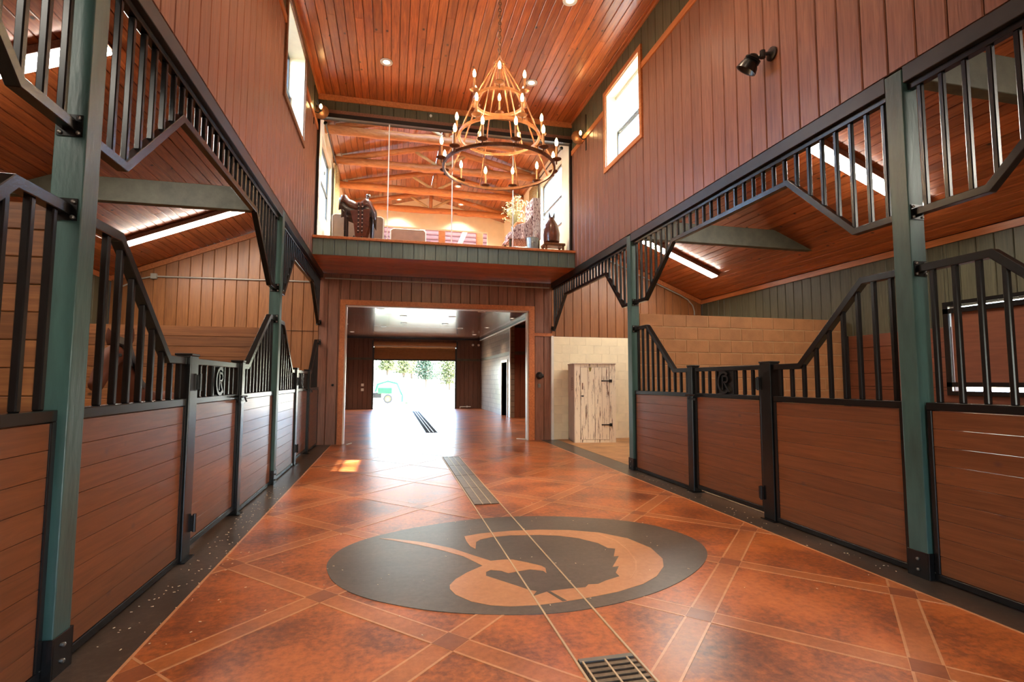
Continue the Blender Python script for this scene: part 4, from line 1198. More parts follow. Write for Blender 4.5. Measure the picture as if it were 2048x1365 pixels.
def blockmat():
    m, nt, p = newmat('brown_block_wall')
    tc = N(nt, 'ShaderNodeNewGeometry'); sp = N(nt, 'ShaderNodeSeparateXYZ'); nt.links.new(tc.outputs['Position'], sp.inputs[0])
    cx = N(nt, 'ShaderNodeCombineXYZ'); nt.links.new(sp.outputs[1], cx.inputs[0]); nt.links.new(sp.outputs[2], cx.inputs[1])
    br = N(nt, 'ShaderNodeTexBrick', Scale=1.0); nt.links.new(cx.outputs[0], br.inputs['Vector'])
    br.inputs['Color1'].default_value = K(.2, .14, .1); br.inputs['Color2'].default_value = K(.26, .19, .14); br.inputs['Mortar'].default_value = K(.09, .06, .04)
    br.inputs['Brick Width'].default_value = .446; br.inputs['Row Height'].default_value = .223; br.inputs['Mortar Size'].default_value = .012
    nt.links.new(br.outputs[0], p.inputs['Base Color']); p.inputs['Roughness'].default_value = .3
    n_ = N(nt, 'ShaderNodeTexNoise', Scale=7.0); nt.links.new(tc.outputs['Position'], n_.inputs['Vector'])
    b = N(nt, 'ShaderNodeBump', Strength=.5, Distance=.02); nt.links.new(br.outputs['Fac'], b.inputs['Height']); b.invert = True
    b2 = N(nt, 'ShaderNodeBump', Strength=.3, Distance=.03); nt.links.new(n_.outputs[0], b2.inputs['Height']); nt.links.new(b.outputs[0], b2.inputs['Normal'])
    nt.links.new(b2.outputs[0], p.inputs['Normal'])
    return m
FBLOCK = blockmat()
FWALL = wood('far_brown_board', K(.1, .042, .024), K(.18, .075, .042), rough=.45, scale=(22, 1.1, 22), rnd=.06, bump=.15)
fc_ = frame_root('ceiling_far_room', (1.2, 20.8, FZ))
MB().box(FX0-.2, FX2+.2, YB+.17, FY+.2, FZ, FZ+.14).build('plank_ceiling', farceil(), fc_)
lw = frame_root('wall_far_left', (FX0, 20.8, 2)); MB().box(FX0-.16, FX0, YB+.165, FY+.2, 0, FZ).build('wall_core', FWALL, lw)
rwl = frame_root('wall_far_right', (FX1, 24.8, 2))
cm = MB(); cm.box(FX1, FX1+.16, 21.0, 21.65, 0, FZ); cm.box(FX1, FX1+.16, 22.75, FY+.2, 0, FZ); cm.box(FX1, FX1+.16, 21.65, 22.75, 2.3, FZ); cm.build('wall_core', FBLOCK, rwl)
MB().box(FX1-.02, FX1-.001, 21.0, FY, 2.58, 2.72).build('band_trim', TIE, rwl)
MB().box(FX1-.04, FX1-.001, 20.97, 21.05, 0, FZ).build('corner_trim', WHITE, rwl)
d2 = frame_root('door_2', (FX1, 22.2, 0))
for a, b, za, zb in ((21.55, 21.65, 0, 2.4), (22.75, 22.85, 0, 2.4), (21.65, 22.75, 2.3, 2.4)):
    MB().box(FX1-.03, FX1+.16, a, b, za, zb).build('door_casing', WHITE, d2)
MB().box(FX1+.16, FX1+.2, 21.6, 22.8, 0, 2.35).build('dark_room_sheet', BLACK, d2)  # black sheet stands in for the darkness beyond the doorway
rc_ = frame_root('wall_far_recess', (5.5, 21, 2)); MB().box(FX1+.165, FX2+.2, 21.022, 21.2, 0, FZ).build('wall_core', BACK, rc_)
cladding(rc_, KICK, (FX1+.16, 21.0, 0), XV, ZV, FX2-FX1-.16, .2425, 0, FZ-.12)
MB().box(FX1+.16, FX2, 20.98, 20.999, 2.58, 2.72).build('band_trim', TIE, rc_)
MB().box(FX1+.16, FX2, 20.98, 20.999, FZ-.12, FZ).build('dark_trim', BLACK, rc_)
r2 = frame_root('wall_far_side', (FX2, 17, 2)); MB().box(FX2, FX2+.16, YB+.165, 21.2, 0, FZ).build('wall_core', FWALL, r2)
fw = frame_root('wall_far_end', (1.2, FY, 2))
DXA, DXB, DZ = -.955, 3.36, 3.4
cm = MB(); cm.box(FX0-.16, DXA, FY+.022, FY+.22, 0, FZ); cm.box(DXB, FX1+.16, FY+.022, FY+.22, 0, FZ); cm.box(DXA, DXB, FY+.022, FY+.22, DZ, FZ); cm.build('wall_core', BACK, fw)
cladding(fw, FWALL, (FX0, FY, 0), XV, ZV, FX1-FX0, .2425, 0, FZ-.1, holes=[(DXA-FX0, DXB-FX0, -1, DZ)])
for a, b in ((FX0, DXA-.1), (DXB+.1, FX1)):
    MB().box(a, b, FY-.02, FY-.001, 2.58, 2.70).build('band_trim', TIE, fw)
MB().box(FX0, FX1, FY-.03, FY-.001, FZ-.1, FZ-.002).build('dark_trim', BLACK, fw)
# roll-up door
rd = thing('roll_up_door', 'brown roll-up shutter half lowered above the bright far doorway', 'door', (1.2, FY, 2.6))
z = 2.64; i = 0
while z < 3.28:
    MB().prism([(DXA+.03, FY-.098, z), (DXA+.03, FY-.062, z+.088), (DXA+.03, FY-.05, z+.097), (DXA+.03, FY-.05, z-.002)], (DXB-DXA-.06, 0, 0)).build('slat', SLATM, rd); z += .095
MB().box(DXA+.02, DXB-.02, FY-.09, FY-.04, 2.56, 2.64).build('bottom_bar', STEELB, rd)
for x in (DXA+.75, DXB-.85): MB().box(x-.02, x+.02, FY-.09, FY-.075, 2.66, 3.28).build('stiffener', SLATM, rd)
MB().lathe([(.14, 0), (.14, DXB-DXA)], (DXA, FY-.2, 3.42), 20, (1, 0, 0)).build('roll_drum', SLATM, rd, smooth=True)
MB().box(DXA-.08, DXA, FY-.32, FY-.03, 3.24, 3.6).box(DXB, DXB+.08, FY-.32, FY-.03, 3.24, 3.6).build('end_bracket', STEELB, rd)
MB().box(DXA-.06, DXA+.03, FY-.1, FY-.025, 0.003, 3.24).box(DXB-.03, DXB+.06, FY-.1, FY-.025, 0.003, 3.24).build('guide_rail', STEELB, rd)
MB().box(DXA, DXB, FY-.36, FY-.35, 3.28, 3.31).build('tension_bar', CONDUIT, rd)
tr = thing('door_track', 'pale steel sliding-door track along the far room ceiling at right', 'track', (FX1-.05, 20.5, 3.78))
MB().box(FX1-.09, FX1-.03, YB+.25, FY-.1, 3.69, 3.73).build('rail', WHITE, tr)
MB().box(FX1-.08, FX1-.04, YB+.25, FY-.1, 3.73, 3.818).build('cover', STEELB, tr)
for x, z, lb in ((-1.49, 1.27, 'upper white switch plate on the far wall left of the bright doorway'), (-1.49, 1.02, 'lower white switch plate on the far wall left of the bright doorway')):
    o = MB().box(x-.07, x+.07, FY-.014, FY-.001, z-.07, z+.07).box(x-.02, x+.02, FY-.022, FY-.014, z-.03, z+.03).build('switch_plate', WHITE, None); tag(o, lb, 'switch')
for x, lb in ((4.3, 'left white sensor high on the far wall in the right corner'), (4.62, 'right white sensor high on the far wall in the right corner')):
    o = MB().lathe([(.04, 0), (.05, .04), (.07, .07), (.05, .13)], (x, FY-.001, 3.48), 10, (0, -1, -.3)).build('sensor', WHITE, None, smooth=True); tag(o, lb, 'sensor')
ho = thing('hose_bib', 'small pale pipe fitting on the floor right of the far doorway', 'fitting', (3.9, FY, 0))
MB().tube([(3.62, FY-.12, .004), (3.62, FY-.12, .1), (3.78, FY-.12, .1), (4.2, FY-.12, .1)], .025, 6).lathe([(.05, -.03), (.05, .03)], (4.0, FY-.12, .1), 8, (1, 0, 0)).build('pipe', WHITE, ho)
i = 0
for x, y, wh in ((-.4, 17.25, 'front row, left'), (2.88, 17.2, 'front row, right'), (.36, 19.05, 'second row, left of centre'), (2.09, 18.9, 'second row, right of centre'), (.43, 21.4, 'third row, left of centre'), (2.07, 21.3, 'third row, right of centre'), (-.4, 23.0, 'last row, far left'), (2.9, 23.0, 'last row, far right')):
    downlight(x, y, 'dark unlit downlight in the far room ceiling, '+wh, z=FZ, lit=False, r=.1, watts=0, group='downlights in the far room ceiling')

for x, y, wh in ((-1.9, 15.4, 'first on the left'), (-1.9, 18.8, 'second on the left'), (-1.9, 22.4, 'third on the left'), (-1.9, 26, 'last on the left'), (4.3, 15.4, 'first on the right'), (4.3, 18.8, 'second on the right'), (4.0, 22.4, 'third on the right'), (4.0, 26, 'last on the right')):
    downlight(x, y, 'small lit downlight along the side of the far room ceiling, '+wh, z=FZ, lit=True, r=.07, watts=(420 if x > 0 and y < 20 else 200), color=(1, .82, .62), group='lit downlights in the far room ceiling')
# ------------------------------------------------------------------ outside: yard, hillside, trees, tractor
GRASS = plain('dry_grass_hill', K(.62, .56, .38), rough=.95, var=.18, vscale=.6)
def hz(x, y):
    f = max(.12, min(1.0, .75-.11*x)); f = f if x < 30 else .12
    return max(0.0, y-40)*.1*f
gv, gf = [], []
nx, ny = 40, 36
xs_ = [-90+180*i/nx for i in range(nx+1)]; ys_ = [28.72]+[29+150*(j/ny)**1.5 for j in range(1, ny+1)]
for y in ys_:
    for x in xs_: gv.append((x, y, hz(x, y)-.01))
for j in range(ny):
    for i in range(nx):
        a = j*(nx+1)+i; gf.append((a, a+1, a+nx+2, a+nx+1))
mb = MB(); mb.add(gv, gf); o = mb.build('ground_outside', GRASS, None, smooth='all'); tag(o, kind='structure')
o = MB().box(-40, 40, -40, YF-.31, -.2, -.02).build('ground_front', GRASS, None); tag(o, kind='structure')
LEAF = [plain('leaf_yellow_green', K(.06, .07, .012), rough=.7, var=.4, vscale=3), plain('leaf_green', K(.01, .03, .007), rough=.7, var=.4, vscale=3)]
BARK = plain('bark', K(.09, .065, .045), rough=.9)
def tree(x, y, h, wd, mat, seed, label):
    rt = random.Random(seed); z0 = hz(x, y)
    t = local_thing('tree', label, 'tree', 'trees on the hillside outside')
    m = MB()
    for k in range(3):
        a = rt.uniform(-.5, .5); b = rt.uniform(-.5, .5)
        m.tube([(0, 0, -.3), (a*.3, b*.3, h*.25), (a*wd*.5, b*wd*.5, h*.55)], [.14, .1, .04], 6)
    m.build('trunk', BARK, t)
    m = MB()
    for k in range(2600):
        u1, u2, u3 = rt.gauss(0, .4), rt.gauss(0, .4), rt.random()
        c = V((u1*wd*.5*(1.1-.5*u3), u2*wd*.5*(1.1-.5*u3), h*(.22+.78*u3)))
        a = V((rt.gauss(0, 1), rt.gauss(0, 1), rt.gauss(0, 1))).normalized()*rt.uniform(.08, .16); b = a.orthogonal().normalized()*a.length*.6
        m.add([c-a, c-b, c+a, c+b], [(0, 1, 2, 3)])
    o = m.build('foliage', mat, t); o['kind'] = 'stuff'
    place(t, (x, y, z0-.03))
tree(-.55, 68, 2.6, 3.0, LEAF[0], 1, 'small yellow-green tree at the upper left of the far doorway')
tree(1.6, 74, 2.8, 3.0, LEAF[0], 2, 'pale tree between the left and the middle trees outside')
tree(3.8, 60, 4.6, 3.0, LEAF[1], 3, 'dark green tree in the middle of the far doorway')
tree(6.8, 63, 4.0, 4.0, LEAF[0], 4, 'broad yellow-green tree right of the dark one outside')
tree(9.6, 67, 4.4, 4.5, LEAF[0], 5, 'bright tree at the right edge of the far doorway')
tree(3.0, 82, 4.0, 5.0, LEAF[0], 6, 'pale tree high on the hill behind the dark one')
tree(8.5, 84, 5.5, 6.0, LEAF[0], 7, 'tall pale tree high on the hill at right')
tree(-3.5, 80, 4.0, 5.0, LEAF[0], 8, 'tree on the hill hidden left of the far doorway')
TGREEN = plain('tractor_green', K(.015, .16, .04), rough=.35, coat=.3)
TYRE = plain('tyre_rubber', K(.02, .02, .02), rough=.8); TYEL = plain('rim_yellow', K(.65, .45, .05), rough=.4)
tk = local_thing('tractor', 'green compact tractor with raised loader arms outside the far doorway', 'tractor')
def wheel(x, y, r, w_, nm='wheel'):
    a = MB().lathe([(r*.62, -w_/2), (r*.93, -w_/2), (r, -w_*.3), (r, w_*.3), (r*.93, w_/2), (r*.62, w_/2)], (x, y, r), 22, (0, 1, 0), closed=True).build('tyre', TYRE, tk, smooth=True)
    MB().lathe([(r*.6, -w_*.3), (r*.62, 0), (r*.3, .03), (r*.12, .06)], (x, y, r), 16, (0, 1, 0)).build('rim', TYEL, a, smooth=True)
for s_ in (-1, 1):
    wheel(-.75, s_*.62, .5, .3); wheel(.72, s_*.5, .3, .2)
    MB().tube([(-1.25, s_*.62, .75), (-1.1, s_*.62, 1.0), (-.75, s_*.62, 1.1), (-.35, s_*.62, 1.0)], .07, 8).build('fender', TGREEN, tk, smooth=True)
    MB().sweep([(-.1, s_*.42, .75), (.05, s_*.42, 1.25), (.7, s_*.42, 1.45), (1.3, s_*.42, 1.3), (1.62, s_*.42, .55)], .09, .13, (0, 1, 0)).build('loader_arm', TGREEN, tk)
    MB().box(-.7, -.64, s_*.5-.03, s_*.5+.03, .9, 2.0).build('roll_bar', BLACK, tk)
MB().box(-.7, -.64, -.53, .53, 2.0, 2.06).build('roll_bar', BLACK, tk)
MB().box(.05, 1.0, -.28, .28, .62, 1.05).build('hood', TGREEN, tk, bevel=.06, segs=3)
MB().box(-1.0, .3, -.2, .2, .35, .7).build('chassis', BLACK, tk, bevel=.03)
MB().box(-.85, -.45, -.25, .25, .85, .95).box(-.9, -.8, -.25, .25, .95, 1.3).build('seat', TYEL, tk, bevel=.03)
MB().lathe([(.17, -.012), (.19, 0), (.17, .012)], (-.15, 0, 1.2), 16, (-.5, 0, .8), closed=True).tube([(.02, 0, 1.0), (-.15, 0, 1.2)], .015, 6).build('steering_wheel', BLACK, tk)
MB().prism([(1.55, -.75, .1), (1.6, -.75, .6), (1.7, -.75, .62), (1.72, -.75, .12), (2.1, -.75, .05), (2.1, -.75, .02)], (0, 1.5, 0)).build('bucket', TGREEN, tk)
place(tk, (-.95, 36.2, 0), 0)

# ------------------------------------------------------------------ loft room behind the glass
LY, LZ0, LEV, LRZ = 18.9, 4.40, 7.42, 8.16
LWIN = (12.05, 13.9, 5.35, 7.0)
for side in 'LR':
    n = 'right' if side == 'R' else 'left'
    r = frame_root('wall_loft_'+n, (SX(side, 0), 15, 6))
    a, b = SX(side, .0), SX(side, .15)
    y0, y1, z0, z1 = LWIN
    m = MB(); m.box(a, b, YT+.145, y0, LZ0, LEV+.1); m.box(a, b, y1, LY+.2, LZ0, LEV+.1); m.box(a, b, y0, y1, LZ0, z0); m.box(a, b, y0, y1, z1, LEV+.1)
    m.build('plaster', CREAM, r)
    w_ = frame_root('window_5' if side == 'R' else 'window_6', (SX(side, .07), 13, 5.4))
    for (ya, yb, za, zb) in ((y0, y1, z0, z0+.05), (y0, y1, z1-.05, z1), (y0, y0+.05, z0+.05, z1-.05), (y1-.05, y1, z0+.05, z1-.05), (y0+.05, y1-.05, (z0+z1)/2-.025, (z0+z1)/2+.025)):
        MB().box(SX(side, .08), SX(side, .12), ya, yb, za, zb).build('sash', WFRAME, w_)
    MB().box(SX(side, .098), SX(side, .102), y0+.05, y1-.05, z0+.05, z1-.05).build('pane', GLASS, w_)
    # curtain rod and curtain at the far side of the window
    x = SX(side, -.1)
    cu = thing('curtain', '%s curtain hanging at the loft window behind the glass' % ('tan right' if side == 'R' else 'straw-coloured left'), 'curtain', (x, 14.2, 4.5), 'loft curtains')
    yy0 = 13.95; pts = []
    for i in range(49):
        q = i/48; pts.append((SX(side, -.1+.035*math.sin(q*PI*14)), yy0+q*.75))
    back = [(p[0]+.012, p[1]) for p in pts[::-1]]
    poly = pts+back; vs = [(p[0], p[1], zz) for zz in (4.42, 7.12) for p in pts]; k = len(pts)
    m = MB(); m.add(vs, [(i, i+1, i+1+k, i+k) for i in range(k-1)]); o = m.build('drape', plain('drape_'+n, K(.5, .34, .14), rough=.8, var=.35, vscale=30), cu, smooth='all')
    so_ = o.modifiers.new('solid', 'SOLIDIFY'); so_.thickness = .008
    MB().tube([(SX(side, -.1), 11.75, 7.14), (SX(side, -.1), 14.75, 7.14)], .018, 8).lathe([(.035, -.03), (.045, 0), (.035, .03)], (SX(side, -.1), 11.75, 7.14), 10, (0, 1, 0)).build('curtain_rod', BLACK, cu)
gb = frame_root('wall_loft_end', (AX, LY, 6))
OXA, OXB, OZT = -.64, 3.38, 7.03
m = MB(); m.box(XL, OXA, LY, LY+.2, LZ0, LEV); m.box(OXB, XR, LY, LY+.2, LZ0, LEV); m.box(OXA, OXB, LY, LY+.2, OZT, LEV)
m.prism([(XL, LY, LEV), (XR, LY, LEV), (AX, LY, LRZ)], (0, .2, 0)); m.build('plaster', CREAM, gb)
lc = frame_root('ceiling_loft', (AX, 15, 7.8))
for sg in (-1, 1):
    xe = XL if sg < 0 else XR
    p0 = V((AX, 0, LRZ)); p1 = V((xe, 0, LEV)); sl = p1-p0; Ls = sl.length; sl.normalize()
    nrm = YV.cross(sl); down = nrm if nrm.z < 0 else -nrm
    for i in range(int(Ls/.15)+1):
        a = i*.15; wd = min(.15, Ls-a)
        if wd < .02: continue
        ua = sl if sl.cross(YV).dot(down) > 0 else -sl
        st = p0+sl*a if ua.dot(sl) > 0 else p0+sl*(a+wd)
        board('plank', lc, PINE_LOFT, (st.x, YT+.15, st.z), ua, YV, wd-.004, LY-YT-.15, .02, .008)
    q = [p0-down*.022, p1-down*.022+sl*.1, p1-down*.1+sl*.1, p0-down*.1]
    MB().prism([(p.x, YT+.145, p.z) for p in q], (0, LY-YT+.1, 0)).build('ceiling_core', BACK, lc)
LOG = wood('log_beam', K(.38, .12, .035), K(.62, .25, .08), rough=.45, scale=(3, 14, 14), knots=K(.1, .03, .01), rnd=.1, bump=.2, kscale=(2, 6, 6))
POLE = plain('peeled_pole', K(.6, .42, .22), rough=.5, var=.2)
for i, y in enumerate((12.4, 14.15, 15.95, 17.75)):
    wh = ('nearest the glass', 'second from the glass', 'third from the glass', 'farthest, before the end wall')[i]
    t = thing('log_truss', 'log roof truss in the loft, %s' % wh, 'truss', (AX, y, 7.3), 'log trusses in the loft')
    rr = random.Random(i)
    xs2 = [XL+.01+(XR-XL-.02)*q/14 for q in range(15)]
    MB().tube([(x, y+rr.uniform(-.012, .012), 7.32+rr.uniform(-.015, .015)) for x in xs2], [.105+rr.uniform(-.012, .012) for _ in xs2], 10).build('bottom_chord', LOG, t, smooth='all')
    for sg in (-1, 1):
        xe = XL+.25 if sg < 0 else XR-.25
        zz = LRZ-(LRZ-LEV)*abs(xe-AX)/(XR-AX)
        MB().tube([(AX+sg*.06, y, LRZ-.22), (xe, y, zz-.1)], .085, 8).build('rafter', LOG, t, smooth='all')
        MB().tube([(AX+sg*.1, y, 7.42), (AX+sg*.72, y, 7.78)], .045, 8).build('web_pole', POLE, t, smooth='all')
    MB().tube([(AX, y, 7.4), (AX, y, LRZ-.12)], .06, 8).build('king_post', LOG, t, smooth='all')
# beyond the opening in the end wall
ep = frame_root('wall_loft_beyond', (AX, 22.2, 6))
LAV = plain('lavender_log', K(.36, .17, .17), rough=.6, var=.15, rnd=.12)
z = 4.5
while z < 8.6:
    MB().tube([(-2.4, 22.2, z+.1), (5.2, 22.2, z+.1)], .105, 8).build('wall_log', LAV, ep, smooth='all'); z += .2
MB().box(-2.5, 5.3, 22.3, 22.4, 4.3, 8.9).build('wall_core', CREAM, ep)
MB().box(-2.5, -2.4, 19.1, 22.4, 4.3, 8.9).box(5.2, 5.3, 19.1, 22.4, 4.3, 8.9).box(-2.5, 5.3, 19.1, 22.4, 8.75, 8.9).build('wall_core', CREAM, ep)
for x, lb in ((.1, 'left orange timber post seen through the loft end opening'), (1.75, 'middle orange timber post seen through the loft end opening'), (3.2, 'right orange timber post seen through the loft end opening')):
    o = MB().box(x-.12, x+.12, 19.6, 19.84, 4.4, 8.7).build('timber_post', LOG, None, bevel=.01, segs=1); tag(o, lb, 'post')
BIRCH = weathered('birch_bark', K(.82, .8, .74), K(.05, .04, .04), thr=(.33, .37), scale=(9, 9, 3))
for x, lb in ((.95, 'left spotted birch brace seen through the loft end opening'), (2.6, 'right spotted birch brace seen through the loft end opening')):
    o = MB().tube([(x-.35, 20.2, 6.3), (x+.25, 20.2, 7.7)], .1, 10).build('birch_brace', BIRCH, None, smooth='all'); tag(o, lb, 'brace')
for x, y, lb in ((-.35, 13.2, 'downlight on the loft ceiling, near left'), (-.35, 15.0, 'downlight on the loft ceiling, far left'), (2.0, 16.8, 'downlight on the loft ceiling, right'), (2.7, 13.2, 'added fill downlight on the loft ceiling, near right'), (2.7, 15.0, 'added fill downlight on the loft ceiling, middle right'), (.1, 18.3, 'added fill downlight on the loft ceiling by the end wall, left'), (2.3, 18.3, 'added fill downlight on the loft ceiling by the end wall, right'), (-.35, 16.8, 'added fill downlight on the loft ceiling, last on the left'), (.4, 20.6, 'downlight beyond the loft end opening, left'), (2.4, 20.6, 'downlight beyond the loft end opening, right')):  # fill downlights are added to brighten the loft and its end wall
    z = LRZ-(LRZ-LEV)*abs(x-AX)/(XR-AX)
    downlight(x, y, lb, z=(z-.05 if y < 19 else 8.74), lit=True, r=.08, watts=(220 if y > 19 else 380 if y > 18 else 1400), color=(1, .9, .74), group='downlights in the loft')
FAB = plain('taupe_upholstery', K(.3, .2, .13), rough=.85, var=.12); PIPE_ = plain('cream_piping', K(.75, .65, .5), rough=.7)
def sofa(label, x0, x1, y, mat, h=.92):
    t = thing('sofa', label, 'sofa', ((x0+x1)/2, y, LZ0), 'sofas in the loft')
    MB().box(x0, x1, y-.12, y+.12, LZ0+.1, LZ0+h).build('backrest', mat, t, bevel=.05, segs=3)
    MB().box(x0, x1, y+.12, y+.85, LZ0+.1, LZ0+.45).build('seat', mat, t, bevel=.05, segs=3)
    for x in (x0, x1-.2): MB().box(x, x+.2, y+.12, y+.85, LZ0+.45, LZ0+.66).build('armrest', mat, t, bevel=.05, segs=3)
    for x in (x0+.05, x1-.11):
        for yy in (y-.1, y+.75): MB().box(x, x+.06, yy, yy+.06, LZ0, LZ0+.1).build('leg', BLACK, t)
    MB().tube([(x0+.03, y-.12, LZ0+.12), (x0+.02, y-.12, LZ0+h-.06), (x0+.08, y-.12, LZ0+h-.01), (x1-.08, y-.12, LZ0+h-.01), (x1-.02, y-.12, LZ0+h-.06), (x1-.03, y-.12, LZ0+.12)], .013, 6).build('piping', PIPE_, t)
sofa('brown upholstered sofa behind the saddle in the loft', -1.45, -.25, 12.75, FAB, 1.0)
sofa('low tan sofa back with cream piping in the middle of the loft', -.12, .78, 13.3, plain('tan_upholstery', K(.42, .24, .14), rough=.8, var=.15), .9)
# saddle on its stand
LEATH = plain('saddle_leather', K(.13, .035, .015), rough=.3, var=.4, vscale=14, coat=.4); LEATHD = plain('dark_leather', K(.03, .013, .009), rough=.35, coat=.3)
SILV = plain('silver_concho', K(.8, .78, .72), rough=.25, metal=.9)
SY = 11.95
st = thing('saddle_stand', 'black metal stand under the western saddle in the loft', 'stand', (-.8, SY, LZ0))
m = MB(); m.box(-1.1, -.5, SY-.03, SY+.03, LZ0+.78, LZ0+.84)
for x in (-1.08, -.52):
    m.box(x-.02, x+.02, SY-.02, SY+.02, LZ0+.03, LZ0+.78)
    m.box(x-.025, x+.025, SY-.3, SY+.3, LZ0+.0, LZ0+.03)
m.box(-1.08, -.52, SY-.015, SY+.015, LZ0+.2, LZ0+.23); m.build('frame', BLACK, st)
sd_ = thing('saddle', 'brown leather western saddle with silver studs on a stand behind the loft glass', 'saddle', (-.8, SY, LZ0+.85))
def hx(s): # seat height along the saddle
    pts = [(0, 1.17), (.1, 1.2), (.2, 1.1), (.45, 1.03), (.62, 1.06), (.74, 1.15), (.88, 1.08), (1, .92)]
    for (a, b), (c, d) in zip(pts, pts[1:]):
        if a <= s <= c: return b+(d-b)*(s-a)/(c-a)
def saddle_grid(x0, x1, half, drop, lift=0.0, nx=18, ny=12):
    vs, fs = [], []
    for i in range(nx+1):
        s = i/nx
        for j in range(ny+1):
            q = -1+2*j/ny
            vs.append((x0+(x1-x0)*s, SY+half*math.sin(q*1.4)/math.sin(1.4), LZ0+hx(s)+lift-drop*abs(q)**2.2))
    for i in range(nx):
        for j in range(ny):
            a = i*(ny+1)+j; fs.append((a, a+1, a+ny+2, a+ny+1))
    return MB().add(vs, fs)
o = saddle_grid(-1.16, -.46, .23, .2).build('seat', LEATH, sd_, smooth='all'); k_ = o.modifiers.new('s', 'SOLIDIFY'); k_.thickness = .03
o = saddle_grid(-1.2, -.42, .27, .33, -.05).build('skirt', LEATHD, sd_, smooth='all'); k_ = o.modifiers.new('s', 'SOLIDIFY'); k_.thickness = .02
MB().lathe([(.03, 0), (.022, .06), (.05, .075), (.05, .09), (.0, .1)], (-.62, SY, LZ0+1.16), 14, (.25, 0, 1)).build('horn', LEATHD, sd_, smooth=True)
MB().lathe([(.045, 0), (.045, .012)], (-.595, SY, LZ0+1.262), 14, (.25, 0, 1)).build('horn_cap', SILV, sd_, smooth=True)
for sg in (-1, 1):
    yy = SY+sg*.275
    MB().prism([(-.96, yy, LZ0+.80), (-.54, yy, LZ0+.86), (-.56, yy, LZ0+.5), (-.62, yy, LZ0+.26), (-.84, yy, LZ0+.22), (-.88, yy, LZ0+.5)], (0, sg*.015, 0)).build('fender', LEATH, sd_)
    sp_ = MB().tube([(-.86, yy, LZ0+.24), (-.9, yy, LZ0+.1), (-.86, yy, LZ0+.06), (-.7, yy, LZ0+.06), (-.66, yy, LZ0+.1), (-.7, yy, LZ0+.24)], .018, 6).build('stirrup', LEATHD, sd_)
    for k_, x in enumerate((-.78, -.70)):
        MB().box(x-.018, x+.018, yy+sg*.015, yy+sg*.022, LZ0+.3, LZ0+.98).build('strap', LEATHD, sd_)
        m = MB()
        for z in range(7): m.lathe([(.014, 0), (.008, .006)], (x, yy+sg*.022, LZ0+.36+z*.09), 8, (0, sg, 0))
        m.build('stud', SILV, sd_)
    MB().box(-1.08, -1.03, yy-.02, yy, LZ0+.35, LZ0+.8).build('saddle_string', LEATHD, sd_)
    MB().tube([(-.5, yy, LZ0+.8), (-.47, yy, LZ0+.55), (-.49, yy, LZ0+.15)], .014, 6).build('rein', LEATHD, sd_)
# patterned wing chair and the things about it
def patterned():
    m, nt, p = newmat('red_white_pattern')
    tc = N(nt, 'ShaderNodeTexCoord')
    vo = N(nt, 'ShaderNodeTexVoronoi', Scale=13.0); nt.links.new(tc.outputs['Object'], vo.inputs['Vector'])
    wv = N(nt, 'ShaderNodeTexWave', Scale=9.0, Distortion=9.0); wv.inputs['Detail'].default_value = 3; nt.links.new(tc.outputs['Object'], wv.inputs['Vector'])
    mt = N(nt, 'ShaderNodeMath', operation='MULTIPLY'); nt.links.new(vo.outputs['Distance'], mt.inputs[0]); nt.links.new(wv.outputs[0], mt.inputs[1])
    rp = ramp(nt, [(.1, K(.11, .012, .025)), (.16, K(.8, .62, .6))], mt.outputs[0]); nt.links.new(rp.outputs[0], p.inputs['Base Color']); p.inputs['Roughness'].default_value = .8
    return m
PATT = patterned()
wc = thing('wing_chair', 'tall armchair in red and white patterned fabric behind the loft glass at right', 'armchair', (3.0, 12.2, LZ0))
cx0, cx1, cy0, cy1 = 2.58, 3.38, 11.72, 12.42
MB().box(cx1-.22, cx1, cy0, cy1, LZ0+.42, LZ0+1.46).build('backrest', PATT, wc, bevel=.05, segs=3)
MB().box(cx0+.04, cx1-.22, cy0+.1, cy1-.1, LZ0+.42, LZ0+.62).build('seat', PATT, wc, bevel=.04, segs=3)
for yy in (cy0, cy1-.1):
    MB().prism([(cx0-.02, yy, LZ0+.42), (cx1-.22, yy, LZ0+.42), (cx1-.22, yy, LZ0+1.05), (cx1-.36, yy, LZ0+.84), (cx0+.2, yy, LZ0+.76)], (0, .1, 0)).build('armrest', PATT, wc, bevel=.02, segs=2)
for x in (cx0+.04, cx1-.08):
    for yy in (cy0+.04, cy1-.08): MB().box(x, x+.05, yy, yy+.05, LZ0, LZ0+.42).build('leg', TIE, wc)
o = MB().box(2.8, 3.1, 11.9, 12.25, LZ0+.622, LZ0+.92).build('cushion', plain('orange_cushion', K(.62, .22, .07), rough=.8), None, bevel=.08, segs=4); tag(o, 'orange cushion on the seat of the patterned loft armchair', 'cushion')
pl = thing('metal_pail', 'pale blue metal pail in front of the patterned loft armchair', 'pail', (3.12, 11.72, LZ0))
MB().lathe([(.11, 0), (.15, .40), (.155, .40), (.14, .39), (.105, .01)], (3.12, 11.56, LZ0+.002), 18).build('pail_body', plain('galvanised', K(.42, .52, .55), rough=.3, metal=.6, var=.3), pl, smooth=True)
MB().tube([(2.97, 11.56, LZ0+.38), (3.0, 11.52, LZ0+.3), (3.12, 11.4, LZ0+.28), (3.24, 11.52, LZ0+.3), (3.27, 11.56, LZ0+.38)], .008, 6).build('handle', DULL, pl)
va = thing('vase', 'tall vase of dried flowers beside the patterned loft armchair', 'vase', (3.0, 12.9, LZ0))
MB().lathe([(.1, 0), (.12, .3), (.09, .75), (.07, .95), (.09, 1.05), (.075, 1.05), (.055, .95)], (3.0, 12.9, LZ0+.0), 18).build('vase_body', plain('glazed_vase', K(.28, .34, .36), rough=.2, coat=.4), va, smooth=True)
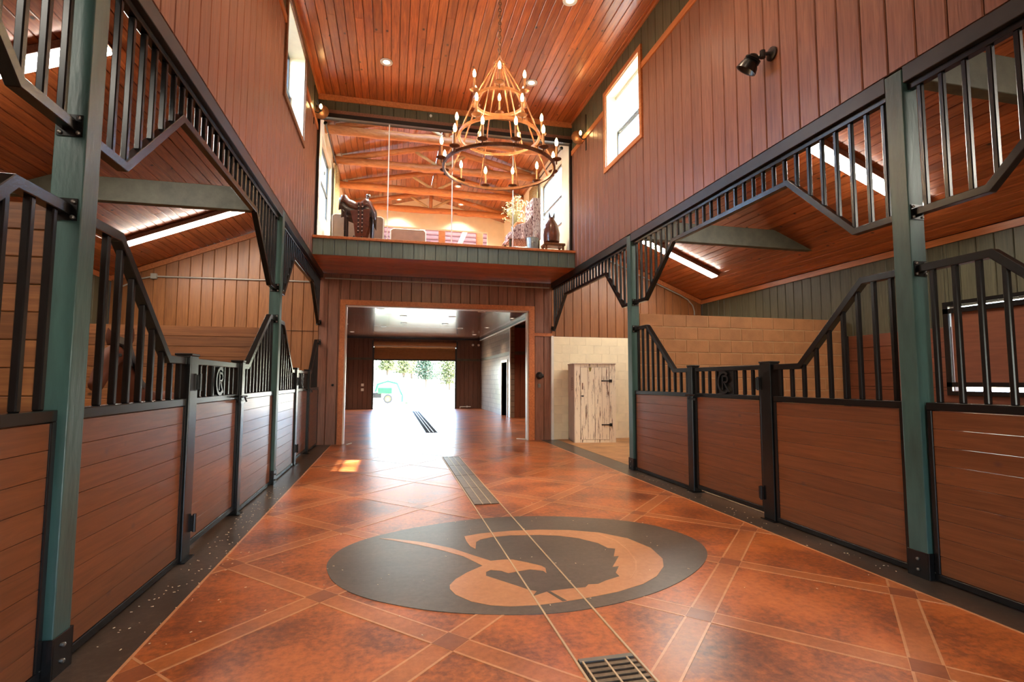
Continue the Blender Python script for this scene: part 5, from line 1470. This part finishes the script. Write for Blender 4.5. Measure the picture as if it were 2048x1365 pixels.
m = MB(); rf = random.Random(9); fl2 = MB()
for i in range(46):
    a = rf.uniform(0, 2*PI); s_ = rf.uniform(.06, .34); h_ = rf.uniform(.3, .85)
    tip = (3.0+math.cos(a)*s_, 12.9+math.sin(a)*s_, LZ0+1.0+h_)
    m.tube([(3.0+math.cos(a)*.03, 12.9+math.sin(a)*.03, LZ0+.98), (3.0+math.cos(a)*s_*.4, 12.9+math.sin(a)*s_*.4, LZ0+1.0+h_*.6), tip], .005, 4)
    for k in range(6):
        c = V(tip)+V((rf.gauss(0, .025), rf.gauss(0, .025), rf.gauss(-.05, .05))); a2 = V((rf.gauss(0, 1), rf.gauss(0, 1), rf.gauss(0, 1))).normalized()*.035; b2 = a2.orthogonal().normalized()*.016
        fl2.add([c-a2, c-b2, c+a2, c+b2], [(0, 1, 2, 3)])
m.build('stem', plain('dry_stem', K(.3, .24, .08), rough=.8), va); o = fl2.build('blossom', plain('dry_blossom', K(.72, .6, .28), rough=.8, var=.4), va); o['kind'] = 'stuff'
be = thing('bench', 'small pale wooden bench at the right edge of the loft', 'bench', (3.7, 11.8, LZ0))
MB().box(3.44, 3.95, 11.62, 11.98, LZ0+.30, LZ0+.36).build('seat', RAW, be, bevel=.008, segs=1)
for x in (3.46, 3.88):
    for yy in (11.64, 11.92): MB().box(x, x+.045, yy, yy+.045, LZ0, LZ0+.3).build('leg', RAW, be)
sb = thing('saddlebag', 'brown leather bag with pointed strap ends standing on the loft bench', 'bag', (3.62, 11.8, LZ0+.36))
MB().lathe([(.12, 0), (.19, .05), (.2, .24), (.16, .46), (.08, .6), (.06, .66)], (3.66, 11.8, LZ0+.362), 16).build('bag_body', LEATH, sb, smooth=True)
for dx in (-.04, .05): MB().lathe([(.035, 0), (.03, .06), (.002, .17)], (3.66+dx, 11.8, LZ0+1.0), 8, (dx*3, 0, 1)).build('strap_end', LEATHD, sb, smooth=True)
MB().lathe([(.055, -.015), (.06, 0), (.055, .015)], (3.66, 11.8, LZ0+.99), 14, None, closed=True).build('tie', LEATHD, sb, smooth=True)
